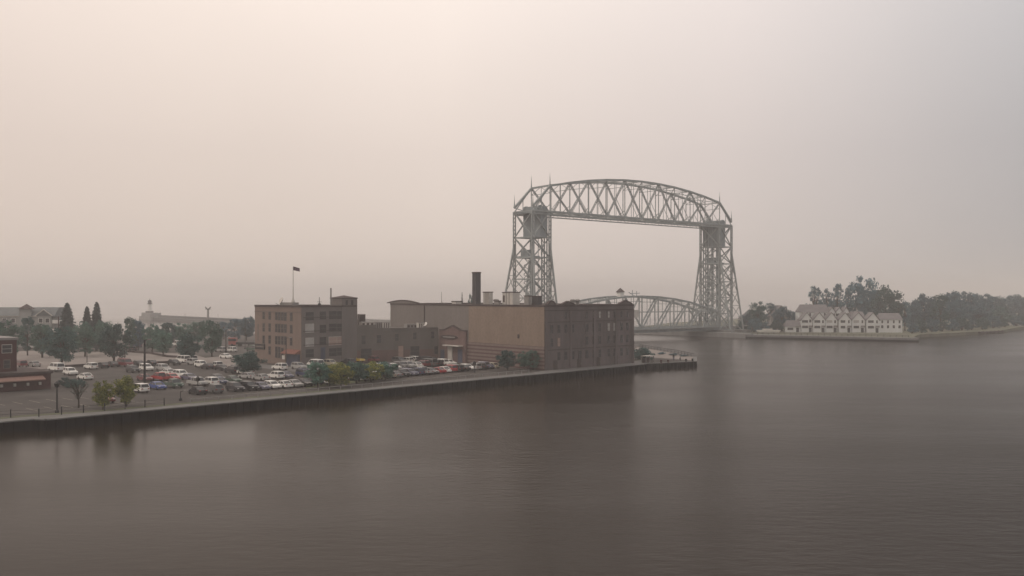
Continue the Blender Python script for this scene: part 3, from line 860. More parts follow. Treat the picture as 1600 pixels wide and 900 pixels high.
# --- hotel far left
hp = PY(84, 330)
HF = Face((hp.x, hp.y), (-1, -0.06), (-.06 * -1, -1)); HF.n = Vector((0.06, -1, 0)).normalized()
ho = thing('hotel', (hp.x, hp.y, G), 'long pale grey hotel with shingled roof, end gable and small turret behind trees', 'hotel')
LH_ = 70.0
HF.d = Vector((-1, -0.06, 0)).normalized()
ze = 12.9
MB().fbox(HF, 0, LH_, G - .2, ze, -14, 0).build('wall', M_hotel, ho)
r_ = MB()
for (a_, b_) in ((0, LH_),):
    e = [HF.pt(a_ - .4, ze + .003, .5), HF.pt(b_, ze + .003, .5), HF.pt(b_, ze + .003, -14.5), HF.pt(a_ - .4, ze + .003, -14.5)]
    t0, t1 = HF.pt(a_ + 0.2, 15.8, -5.0), HF.pt(b_, 15.8, -5.0)
    t2, t3 = HF.pt(b_, 15.8, -9), HF.pt(a_ + .2, 15.8, -9)
    r_.hexa([*e, t0, t1, t2, t3])
r_.build('roof', M_hroof, ho)
MB().fbox(HF, 0, LH_, 12.55, 12.85, .003, .3).build('eave', M_light, ho)
o = MB()                                            # end gable bay
o.fbox(HF, .3, 5.4, G, ze, .003, 1.2)
o.build('gable_bay', M_hotel, ho)
ga = MB()
ga.add([HF.pt(0, ze, 1.5), HF.pt(5.7, ze, 1.5), HF.pt(2.85, 15.0, 1.5), HF.pt(0, ze, -4), HF.pt(5.7, ze, -4), HF.pt(2.85, 15.0, -4)], [(0, 1, 2), (5, 4, 3), (0, 2, 5, 3), (1, 4, 5, 2), (0, 3, 4, 1)])
go = ga.build('gable', M_hroof, ho)
gc = MB().beam(HF.pt(-.2, ze - .1, 1.6), HF.pt(2.85, 15.1, 1.6), .16, .3).beam(HF.pt(5.9, ze - .1, 1.6), HF.pt(2.85, 15.1, 1.6), .16, .3)
gc.build('barge_board', M_light, ho)
tu = MB().fbox(HF, 7.6, 11.6, G, 15.2, .003, .9).build('turret', M_hotel, ho)
MB().add([HF.pt(7.2, 15.203, 1.3), HF.pt(12, 15.203, 1.3), HF.pt(12, 15.203, -2.5), HF.pt(7.2, 15.203, -2.5), HF.pt(9.6, 17.1, -.6)], [(3, 2, 1, 0), (0, 1, 4), (1, 2, 4), (2, 3, 4), (3, 0, 4)]).build('turret_roof', M_trim, tu)
for zz in (11.2, 8.2, 5.2):
    for aa in (1.7, 4.0, 14, 17, 20.5, 24, 27.5, 31):
        w1 = window(HF, aa, zz, 1.3, 1.5, ho, M_glass, M_white, cross=False)
        if aa < 6: w1.location = HF.n * 1.2
    MB().fbox(HF, 7.9 + .8, 11.3 - .8, zz - .9, zz + .9, .903, .96).build('window', M_glass, ho)
FE = Face(hp, (0.06, -1), (1, .06)); FE = Face(hp - HF.n * 0, -HF.n, (1, .06))
for zz in (10.4, 7.2, 4.0):
    bl = MB().fbox(HF, -2.2, 0, zz - .25, zz, -2.5, 1.2).build('balcony', M_white, ho)
    MB().fbox(HF, -2.2, -2.1, zz + .003, zz + 1.0, -2.5, 1.2).fbox(HF, -2.097, 0, zz + .003, zz + 1.0, 1.1, 1.2).build('railing', M_white, bl)
MB().fbox(HF, -2.25, -1.95, G, ze - .3, 1.0, 1.25).build('balcony_post', M_oxb, ho)
MB().fbox(HF, -2.4, 0, ze - .297, ze, -3, 1.3).build('balcony_roof', M_hroof, ho)
MB().add([HF.pt(13, 9.2, 1.6), HF.pt(20, 9.2, 1.6), HF.pt(16.5, 11.6, 1.6), HF.pt(13, 9.2, .004), HF.pt(20, 9.2, .004), HF.pt(16.5, 11.6, .004)], [(0, 1, 2), (5, 4, 3), (0, 2, 5, 3), (1, 4, 5, 2), (0, 3, 4, 1)]).build('porch_gable', M_hroof, ho)

# --- townhouses across the water
TH0 = PY(1252, 470); TD = Vector((1, -0.10, 0)).normalized(); TN = Vector((-0.10, -1, 0)).normalized()
ZS = G - 0.15
ordn = ['first', 'second', 'third', 'fourth', 'fifth', 'sixth', 'seventh', 'eighth', 'ninth', 'tenth', 'eleventh', 'twelfth', 'thirteenth', 'fourteenth', 'fifteenth', 'sixteenth', 'seventeenth', 'eighteenth',
        'nineteenth', 'twentieth', 'twenty-first', 'twenty-second', 'twenty-third', 'twenty-fourth', 'twenty-fifth', 'twenty-sixth', 'twenty-seventh', 'twenty-eighth', 'twenty-ninth', 'thirtieth', 'thirty-first',
        'thirty-second', 'thirty-third', 'thirty-fourth', 'thirty-fifth', 'thirty-sixth', 'thirty-seventh', 'thirty-eighth', 'thirty-ninth', 'fortieth', 'forty-first', 'forty-second', 'forty-third']


def gabled_unit(F, a0, a1, ze_, zp, deep, label, out=0.0, wins=True, ridge='out', windows_rows=(4.2, 7.0), m=None):
    q = F.pt((a0 + a1) / 2, ZS, out)
    o = thing('townhouse', tuple(q), label, 'townhouse', 'white townhouses across the channel')
    MB().fbox(F, a0, a1, ZS, ze_, out - deep, out).build('wall', m or M_siding, o)
    if ridge == 'out':
        am = (a0 + a1) / 2
        pts = [F.pt(a0, ze_ + .002, out), F.pt(a1, ze_ + .002, out), F.pt(am, zp, out), F.pt(a0, ze_ + .002, out - deep), F.pt(a1, ze_ + .002, out - deep), F.pt(am, zp, out - deep)]
        MB().add(pts, [(0, 1, 2), (5, 4, 3), (0, 2, 5, 3), (1, 4, 5, 2), (0, 3, 4, 1)]).build('gable', m or M_siding, o)
        MB().add([F.pt(a0 - .35, ze_ - .22, out + .35), F.pt(am, zp + .05, out + .35), F.pt(am, zp + .35, out + .35), F.pt(a0 - .45, ze_ + .05, out + .35),
                  F.pt(a0 - .35, ze_ - .22, out - deep), F.pt(am, zp + .05, out - deep), F.pt(am, zp + .35, out - deep), F.pt(a0 - .45, ze_ + .05, out - deep)],
                 [(0, 1, 2, 3), (7, 6, 5, 4), (0, 4, 5, 1), (3, 2, 6, 7), (0, 3, 7, 4)]).add(
            [F.pt(a1 + .35, ze_ - .22, out + .35), F.pt(am, zp + .05, out + .35), F.pt(am, zp + .35, out + .35), F.pt(a1 + .45, ze_ + .05, out + .35),
             F.pt(a1 + .35, ze_ - .22, out - deep), F.pt(am, zp + .05, out - deep), F.pt(am, zp + .35, out - deep), F.pt(a1 + .45, ze_ + .05, out - deep)],
            [(3, 2, 1, 0), (4, 5, 6, 7), (1, 5, 4, 0), (7, 6, 2, 3), (4, 7, 3, 0)]).build('roof', M_shingle, o)
    else:
        pts = [F.pt(a0 - .3, ze_ + .002, out + .4), F.pt(a1 + .3, ze_ + .002, out + .4), F.pt(a1 + .3, ze_ + .002, out - deep), F.pt(a0 - .3, ze_ + .002, out - deep),
               F.pt(a0 + 1.2, zp, out - deep * .5), F.pt(a1 - .2, zp, out - deep * .5)]
        MB().add(pts, [(3, 2, 1, 0), (0, 1, 5, 4), (2, 3, 4, 5), (1, 2, 5), (3, 0, 4)]).build('roof', M_shingle, o)
    if wins:
        n_ = 2 if a1 - a0 < 8 else 4
        for zz in windows_rows:
            for k in range(n_):
                aa = a0 + (a1 - a0) * ((k + .5) / n_ if n_ > 2 else (.33, .80)[k])
                idx = int(abs(a0) * 7 + zz)
                if n_ == 2 and k == 1 and zz < 5:            # patio door under a small balcony
                    w1 = MB().fbox(F, aa - .7, aa + .7, ZS, ZS + 2.3, 0.003, .05).build('door', M_glass, o)
                    MB().fbox(F, aa - 1.0, aa + 1.0, ZS + 2.55, ZS + 2.75, 0.003, 1.1).fbox(F, aa - 1.0, aa + 1.0, ZS + 2.753, ZS + 3.5, 1.02, 1.1).build('balcony', M_grey, o).location = F.n * out
                elif n_ == 2 and k == 0:
                    w1 = window(F, aa, zz, (2.7, 2.9, 2.3)[idx % 3], 1.3, o, M_blind if idx % 5 == 0 else M_glass, M_white, cross=False)
                else:
                    w1 = window(F, aa, zz + (.2 if idx % 2 else -.1), (0.8, 1.1)[idx % 2], 1.5, o, M_glass, M_white, cross=False)
                w1.location = F.n * out
    return o


FT = Face(TH0, TD, TN)
ax = lambda p_: FT.a(p_)
names = ['beside the low lean-to end', 'with two full window rows', 'in the middle of the row', 'with a plain upper wall', 'with a wide roof side showing', 'next to the long dark roof']
for i, (x0, x1) in enumerate(((1252, 1270), (1270, 1289.5), (1290, 1309), (1309.8, 1330), (1331, 1352), (1353, 1374))):
    gabled_unit(FT, ax(x0), ax(x1) - .25, zat(500.5, 467), zat(489, 465), 8, '%s small white gabled townhouse from the lean-to end, %s' % (ordn[i], names[i]), out=0.3 + (i % 2) * .9)
gabled_unit(FT, ax(1374) + .01, ax(1410), zat(499.5, 467), zat(489.5, 465), 10, 'long white end townhouse with dark ridge roof parallel to the shore', ridge='along', out=0)
gabled_unit(FT, ax(1227), ax(1252) - .3, zat(511, 467), zat(501, 465), 7, 'low white lean-to house at the bridge end of the townhouse row', ridge='along', windows_rows=(3.2,))
gabled_unit(FT, ax(1254), ax(1301), zat(488, 473), zat(476, 473), 9, 'tall rear white townhouse block with broad grey roof above the gables', out=-8.6, ridge='along', windows_rows=(10.4,))
for i, (x0, x1) in enumerate(((1301, 1312), (1312.3, 1324), (1324.3, 1334))):
    gabled_unit(FT, ax(x0), ax(x1), zat(489, 470), zat(481, 470), 8, '%s narrow rear gable poking above the front townhouses, counted from the broad roof' % ordn[i], out=-8.6, windows_rows=(10.2,))
gabled_unit(FT, ax(1334.5), ax(1360), zat(497, 473), zat(487, 473), 8, 'rear white townhouse with pale roof side behind the fifth gable', out=-9.5, ridge='along', wins=False)
# grey houses by the far tower
for px0, px1, Y_, ye, yp, lab in ((1205, 1236, 500, 494, 478, 'steep brown-grey roofed house half hidden by trees beside the townhouses'), (1160, 1190, 520, 498, 486, 'grey house among dark trees near the far bridge tower')):
    q = PY(px0, Y_)
    Fh = Face(q, (1, 0), (0, -1))
    o = gabled_unit(Fh, 0, (px1 - px0) * Y_ / FPX, zat(ye, Y_), zat(yp, Y_), 9, lab, m=M_grey, windows_rows=(6.0,))
    o.name = 'house'; o['category'] = 'house'; o['group'] = 'grey houses behind the far tower'
# railing on the far wall
fr = thing('promenade_fence', (113, 436, ZS), 'low dark railing along the far wall in front of the townhouses', 'fence')
fa, fb = Vector((114, 440.5, 0)), Vector((174, 407, 0))
m_ = MB().beam((*fa.xy, ZS + 1.1), (*fb.xy, ZS + 1.1), .12).beam((*fa.xy, ZS + .6), (*fb.xy, ZS + .6), .08)
m_.build('rail', M_black, fr)
for i in range(28):
    q = fa.lerp(fb, i / 27)
    MB().beam((*q.xy, ZS), (*q.xy, ZS + 1.1), .12).build('post', M_black, fr)

# ------------------------------------------------------------------ lift bridge
br = thing('lift_bridge', (N.x, N.y, 0), 'tall grey steel aerial lift bridge with two lattice towers over the canal', 'bridge')
SPAN = (F_ - N).length
HW, HV = 4.75, 6.0
ZB, ZT0, ZTM = 55.4, 66.2, 72.4


def bp_(u, v, z):
    p = N + U * u + V * v
    return Vector((p.x, p.y, z))


def laced(mb, p, q, wd, t_=0.35, n=None, dirv=None):
    """Built-up member: two thin flanges with zig-zag lacing between them."""
    p, q = Vector(p), Vector(q)
    d = q - p
    L = d.length
    side = (dirv or U) * (wd / 2)
    mb.beam(p - side, q - side, t_).beam(p + side, q + side, t_)
    n = n or max(3, int(L / (wd * 1.5)))
    for i in range(n):
        s0 = 1 if i % 2 else -1
        a_ = p.lerp(q, i / n) + side * s0
        b_ = p.lerp(q, (i + 1) / n) - side * s0
        mb.beam(a_, b_, t_ * 0.5)


def tower(uc, inner):
    """uc: centre along the span; inner: +1 when the span lies towards +u."""
    core = MB()
    tw = MB()
    # horizontal ties and cross bracing on each face of the upright cage
    zs = [3.0, 11, 19, 27, 36, 44.5, ZB]
    for k in range(len(zs)):
        for v in (-HV, HV):
            tw.beam(bp_(uc - HW, v, zs[k]), bp_(uc + HW, v, zs[k]), .45)
        for u in (uc - HW, uc + HW):
            tw.beam(bp_(u, -HV, zs[k]), bp_(u, HV, zs[k]), .45)
        if k + 1 < len(zs):
            za_, zb_ = zs[k], zs[k + 1]
            for v in (-HV, HV):
                tw.beam(bp_(uc - HW, v, za_), bp_(uc + HW, v, zb_), .42).beam(bp_(uc + HW, v, za_), bp_(uc - HW, v, zb_), .42)
            for u in (uc - HW, uc + HW):
                tw.beam(bp_(u, -HV, za_), bp_(u, HV, zb_), .42).beam(bp_(u, HV, za_), bp_(u, -HV, zb_), .42)
                if k < 4:
                    zc_ = (za_ + zb_) / 2
                    tw.beam(bp_(u, -HV, zc_), bp_(u, 0, za_), .22).beam(bp_(u, 0, za_), bp_(u, HV, zc_), .22).beam(bp_(u, -HV, zc_), bp_(u, 0, zb_), .22).beam(bp_(u, 0, zb_), bp_(u, HV, zc_), .22)
    T = tw.build('tower', M_steel, br)
    for u in (uc - HW, uc + HW):
        for v in (-HV, HV):
            l = MB()
            laced(l, bp_(u, v, 1.6), bp_(u, v, ZB), 1.1, .42)
            l.build('leg', M_steel, T)
            # splayed outer leg with its own lacing back to the upright one
            sv = 1 if v > 0 else -1
            s_ = MB()
            uo = u - inner * (4.0 if inner > 0 else 1.2) if (u - uc) * inner < 0 else u
            foot, head = bp_(uo, v + sv * 6.6, 1.6), bp_(u, v, 42.0)
            s_.beam(foot, head, .62)
            for j in range(6):
                f0, f1 = j / 6, (j + 1) / 6
                e0, e1 = foot.lerp(head, f0), foot.lerp(head, f1)
                g0, g1 = bp_(u, v, e0.z), bp_(u, v, e1.z)
                s_.beam(e0, g0, .2)
                s_.beam(e0, g1, .26).beam(e1, g1, .22).beam(g0, e1, .26)
            s_.build('splayed_leg', M_steel, T)
            ft = bp_(u, v, 0)
            fm = MB().prism([bp_(u - 1.6 - (3.8 if (u - uc) * inner < 0 and inner > 0 else 0), v - 1.6, 0), bp_(u + 1.6 + (3.8 if (u - uc) * inner < 0 and inner < 0 else 0), v - 1.6, 0), bp_(u + 1.6 + (3.8 if (u - uc) * inner < 0 and inner < 0 else 0), v + 1.6 + (6.5 if sv > 0 else 0), 0), bp_(u - 1.6 - (3.8 if (u - uc) * inner < 0 and inner > 0 else 0), v + 1.6 + (6.5 if sv > 0 else 0), 0)] if sv > 0 else
                            [bp_(u - 1.6 - (3.8 if (u - uc) * inner < 0 and inner > 0 else 0), v - 8.1, 0), bp_(u + 1.6 + (3.8 if (u - uc) * inner < 0 and inner < 0 else 0), v - 8.1, 0), bp_(u + 1.6 + (3.8 if (u - uc) * inner < 0 and inner < 0 else 0), v + 1.6, 0), bp_(u - 1.6 - (3.8 if (u - uc) * inner < 0 and inner > 0 else 0), v + 1.6, 0)], G - .3, 3.0)
            fm.build('footing', M_stone, T)
    # guide columns for the span and rope bundles
    gi = uc + inner * (HW - 1.6)
    g = MB()
    for v in (-3.4, 3.4):
        laced(g, bp_(gi, v, 3), bp_(gi, v, ZB), 1.5, .4)
    for v in (-4.6, -4.2, 4.2, 4.6, -1.2, 1.2):
        g.cone(bp_(gi + inner * 1.3, v, 14), bp_(gi + inner * 1.3, v, ZB), .16, .16, 6)
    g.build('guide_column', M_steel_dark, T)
    cw = MB()
    for v0, v1 in ((-5.6, 5.6),):
        cw.prism([bp_(uc + inner * 1.6 - 1.8, v0, 0), bp_(uc + inner * 1.6 + 1.8, v0, 0), bp_(uc + inner * 1.6 + 1.8, v1, 0), bp_(uc + inner * 1.6 - 1.8, v1, 0)], 44.4, 54.4)
    cw.build('counterweight', M_weight, T)
    # machinery floor, sheaves and hand rail on top
    mf = MB().prism([bp_(uc - HW, -HV, 0), bp_(uc + HW, -HV, 0), bp_(uc + HW, HV, 0), bp_(uc - HW, HV, 0)], ZB - .9, ZB - .5)
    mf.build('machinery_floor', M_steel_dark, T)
    MB().prism([bp_(uc + inner * 1.6 - 2.2, -5.2, 0), bp_(uc + inner * 1.6 + 2.2, -5.2, 0), bp_(uc + inner * 1.6 + 2.2, 5.2, 0), bp_(uc + inner * 1.6 - 2.2, 5.2, 0)], ZB - .497, ZB + 2.2).build('machinery_house', M_weight, T)
    for v in (-4.5, 4.5):
        MB().cone(bp_(uc + inner * .6, v - .35, ZB + 1.2), bp_(uc + inner * .6, v + .35, ZB + 1.2), 1.5, 1.5, 20).build('sheave', M_steel_dark, T)
    # mid-height landing with machinery
    lm = MB().prism([bp_(uc - HW, -HV + .5, 0), bp_(uc - .5, -HV + .5, 0), bp_(uc - .5, HV - .5, 0), bp_(uc - HW, HV - .5, 0)], 36.2, 36.6)
    lm.prism([bp_(uc - HW + 1, -2, 0), bp_(uc - 1, -2, 0), bp_(uc - 1, 3, 0), bp_(uc - HW + 1, 3, 0)], 36.6, 39.2)
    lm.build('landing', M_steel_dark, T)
    # spires
    for u, zz in ((uc + inner * HW, ZT0), (uc - inner * HW, ZB + 1.8)):
        for v in (-HV, HV):
            MB().cone(bp_(u, v, zz), bp_(u, v, zz + 1.6), .34, .26, 6).cone(bp_(u, v, zz + 1.6), bp_(u, v, zz + 5.6), .24, .03, 6).build('spire', M_steel, T)
    # spiral stair inside
    s_ = MB()
    for j in range(120):
        a_ = j * .5
        z_ = 3 + j * .28
        s_.beam(bp_(uc - 2 + 1.3 * math.cos(a_), 1 + 1.3 * math.sin(a_), z_), bp_(uc - 2 + 1.3 * math.cos(a_ + .5), 1 + 1.3 * math.sin(a_ + .5), z_ + .28), .22)
    s_.build('stair', M_steel_dark, T)
    return T


tower(0, +1)
tower(SPAN, -1)
# overhead truss
ot = MB()
laced_side = Vector((0, 0, 1))
NP = 10
us = [HW + (SPAN - 2 * HW) * i / NP for i in range(NP + 1)]


def ztop(u):
    f = (u - HW) / (SPAN - 2 * HW)
    return ZT0 + (ZTM - ZT0) * (1 - (2 * f - 1) ** 2)


for v in (-HV, HV):
    ot.beam(bp_(-HW, v, ZB), bp_(SPAN + HW, v, ZB), .8, .75)
    ot.beam(bp_(-HW, v, ZB - 1.2), bp_(SPAN + HW, v, ZB - 1.2), .28, .45)
    tops = [bp_(-HW, v, ZB + 1.8)] + [bp_(u, v, ztop(u)) for u in us] + [bp_(SPAN + HW, v, ZB + 1.8)]
    for a_, b_ in zip(tops, tops[1:]):
        ot.beam(a_, b_, .85, .85)
otp = ot.build('overhead_truss', M_steel, br)
wb = MB()
for v in (-HV, HV):
    for i, u in enumerate(us):
        wb.beam(bp_(u, v, ZB), bp_(u, v, ztop(u)), .3)
        if i < NP:
            if i % 2 == 0:
                laced(wb, bp_(u, v, ztop(u)), bp_(us[i + 1], v, ZB), .85, .30, dirv=U)
            else:
                laced(wb, bp_(u, v, ZB), bp_(us[i + 1], v, ztop(us[i + 1])), .85, .30, dirv=U)
            um = (u + us[i + 1]) / 2
            zm = (ztop(um) + ZB) / 2
            wb.beam(bp_(um, v, zm), bp_(um, v, ztop(um) - .2), .18)
            wb.beam(bp_(um, v, zm), bp_(um, v, ZB), .18)
            wb.beam(bp_(um, v, zm), bp_((u if i % 2 == 0 else us[i + 1]), v, ZB), .18)
    # tower ends: hip diagonals
    wb.beam(bp_(-HW, v, ZB), bp_(HW, v, ztop(HW)), .35).beam(bp_(-HW, v, ZB + 1.8), bp_(HW, v, ZB), .3).beam(bp_(0, v, ZB), bp_(0, v, (ZB + 1.8 + ZT0) / 2), .25)
    wb.beam(bp_(SPAN + HW, v, ZB), bp_(SPAN - HW, v, ZT0), .35).beam(bp_(SPAN, v, ZB), bp_(SPAN, v, (ZB + 1.8 + ZT0) / 2), .25)
    n_ = 56
    for i in range(n_):
        u0, u1 = -HW + (SPAN + 2 * HW) * i / n_, -HW + (SPAN + 2 * HW) * (i + 1) / n_
        wb.beam(bp_(u0, v, ZB - 1.2 if i % 2 else ZB), bp_(u1, v, ZB if i % 2 else ZB - 1.2), .14)
wb.build('web_member', M_steel, otp)
lb = MB()
for i, u in enumerate(us):
    lb.beam(bp_(u, -HV, ztop(u)), bp_(u, HV, ztop(u)), .4).beam(bp_(u, -HV, ZB), bp_(u, HV, ZB), .45, .6)
    lb.beam(bp_(u, -HV, ztop(u) - 3.0), bp_(u, HV, ztop(u) - 3.0), .2)
    lb.beam(bp_(u, -HV, ztop(u) - 3.0), bp_(u, 0, ztop(u)), .18).beam(bp_(u, HV, ztop(u) - 3.0), bp_(u, 0, ztop(u)), .18)
    lb.beam(bp_(u, -HV, ZB + 3), bp_(u, 0, ZB), .2).beam(bp_(u, HV, ZB + 3), bp_(u, 0, ZB), .2)
    if i < NP:
        u2 = us[i + 1]
        lb.beam(bp_(u, -HV, ztop(u)), bp_(u2, HV, ztop(u2)), .26).beam(bp_(u, HV, ztop(u)), bp_(u2, -HV, ztop(u2)), .26)
        lb.beam(bp_(u, -HV, ZB), bp_(u2, HV, ZB), .26).beam(bp_(u, HV, ZB), bp_(u2, -HV, ZB), .26)
lb.build('lateral_bracing', M_steel, otp)
MB().prism([bp_(0, 1.2, 0), bp_(SPAN, 1.2, 0), bp_(SPAN, 2.6, 0), bp_(0, 2.6, 0)], ZB - .38, ZB - .3).build('catwalk', M_steel_dark, otp)

# lift span, lowered to the road
ZD = 4.5
LS0, LS1 = HW + 1.2, SPAN - HW - 1.2
dk = MB()
dk.prism([bp_(LS0, -5.2, 0), bp_(LS1, -5.2, 0), bp_(LS1, 5.2, 0), bp_(LS0, 5.2, 0)], ZD - .5, ZD)
dk.beam(bp_(LS0, -HV, ZD - .8), bp_(LS1, -HV, ZD - .8), .7, 1.5).beam(bp_(LS0, HV, ZD - .8), bp_(LS1, HV, ZD - .8), .7, 1.5)
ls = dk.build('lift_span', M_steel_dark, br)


def zls(f):
    return 12.0 + (19.7 - 12.0) * (1 - (2 * f - 1) ** 2)


NL = 10
for v in (-HV, HV):
    tr, ch = MB(), MB()
    pts = [(LS0 + (LS1 - LS0) * i / NL, zls(i / NL)) for i in range(NL + 1)]
    ch.beam(bp_(LS0, v, ZD), bp_(LS1, v, ZD), .6, .8)
    for i in range(NL):
        a_, b_ = pts[i], pts[i + 1]
        ch.beam(bp_(a_[0], v, a_[1]), bp_(b_[0], v, b_[1]), .85, .8)
        (laced if True else None)(tr, bp_(a_[0] if i < NL / 2 else b_[0], v, a_[1] if i < NL / 2 else b_[1]), bp_(b_[0] if i < NL / 2 else a_[0], v, ZD), .7, .26, dirv=U)
        um = (a_[0] + b_[0]) / 2
        tr.beam(bp_(um, v, ZD), bp_(um, v, (a_[1] + b_[1]) / 2), .2)
    for u, z_ in pts:
        tr.beam(bp_(u, v, ZD), bp_(u, v, z_), .45)
    tr.beam(bp_(LS0, v, 12.3), bp_(LS1, v, 12.3), .22)
    # crossed end bays where the ropes take hold
    for s0, s1 in ((LS0, LS0 + 9), (LS1 - 9, LS1)):
        tr.beam(bp_(s0, v, ZD), bp_(s1, v, 14.5), .5).beam(bp_(s1, v, ZD), bp_(s0, v, 14.5), .5)
    ch.build('chord', M_steel, ls)
    tr.build('web_member', M_steel, ls)
cb_ = MB()
for i in range(NL + 1):
    u, z_ = LS0 + (LS1 - LS0) * i / NL, zls(i / NL)
    cb_.beam(bp_(u, -HV, z_), bp_(u, HV, z_), .4)
    if i < NL:
        u2, z2 = LS0 + (LS1 - LS0) * (i + 1) / NL, zls((i + 1) / NL)
        cb_.beam(bp_(u, -HV, z_), bp_(u2, HV, z2), .25).beam(bp_(u, HV, z_), bp_(u2, -HV, z2), .25)
    cb_.beam(bp_(u, -HV, z_ - 2.4), bp_(u, HV, z_ - 2.4), .22)
cb_.build('lateral_bracing', M_steel, ls)
rl = MB()
for v in (-7.4, 7.4):
    rl.beam(bp_(LS0, v, ZD + 1.1), bp_(LS1, v, ZD + 1.1), .14).beam(bp_(LS0, v, ZD + .6), bp_(LS1, v, ZD + .6), .1)
    for i in range(50):
        u = LS0 + (LS1 - LS0) * i / 49
        rl.beam(bp_(u, v, ZD - .1), bp_(u, v, ZD + 1.1), .1)
rl.build('railing', M_steel, ls)
wk = MB()
for v0, v1 in ((-7.6, -6.4), (6.4, 7.6)):
    wk.prism([bp_(LS0, v0, 0), bp_(LS1, v0, 0), bp_(LS1, v1, 0), bp_(LS0, v1, 0)], ZD - .35, ZD - .1)
wk.build('sidewalk', M_deck, ls)
uh = (LS0 + LS1) / 2 - 8
hc = MB().prism([bp_(uh - 1.2, -1.2, 0), bp_(uh + 1.2, -1.2, 0), bp_(uh + 1.2, 1.2, 0), bp_(uh - 1.2, 1.2, 0)], 19.5, 21.6).build('control_house', M_white, ls)
hr = [bp_(uh - 1.6, -1.6, 21.603), bp_(uh + 1.6, -1.6, 21.603), bp_(uh + 1.6, 1.6, 21.603), bp_(uh - 1.6, 1.6, 21.603), bp_(uh, 0, 23.6)]
MB().add(hr, [(3, 2, 1, 0), (0, 1, 4), (1, 2, 4), (2, 3, 4), (3, 0, 4)]).build('roof', M_trim, hc)
MB().beam(bp_(uh + 8, 0, 19.6), bp_(uh + 8, 0, 22.6), .2).beam(bp_(uh + 6.5, 0, 20.9), bp_(uh + 13, 0, 21.2), .25).beam(bp_(uh + 12, 1, 19.6), bp_(uh + 12, 1, 22.2), .2).beam(bp_(uh + 10, 0, 19.7), bp_(uh + 5.5, 0, 21.6), .2).build('aerial', M_steel_dark, ls)
MB().prism([bp_(uh + 1, -7.3, 0), bp_(uh + 4.5, -7.3, 0), bp_(uh + 4.5, -6.5, 0), bp_(uh + 1, -6.5, 0)], ZD + 5.5, ZD + 9).build('gate_cabin', M_light, ls)
# approaches
for side, (u0, u1) in enumerate(((-60, HW + .9), (SPAN - HW - .9, SPAN + 70))):
    o = MB().prism([bp_(u0, -5.2, 0), bp_(u1, -5.2, 0), bp_(u1, 5.2, 0), bp_(u0, 5.2, 0)], G - .3, ZD).build('approach_ramp', M_stone, br)
    m_ = MB()
    for v in (-5.1, 5.1):
        m_.beam(bp_(u0, v, ZD + 1.0), bp_(u1, v, ZD + 1.0), .15)
        for i in range(16):
            u = u0 + (u1 - u0) * i / 15
            m_.beam(bp_(u, v, ZD), bp_(u, v, ZD + 1), .12)
    m_.build('railing', M_steel, o)

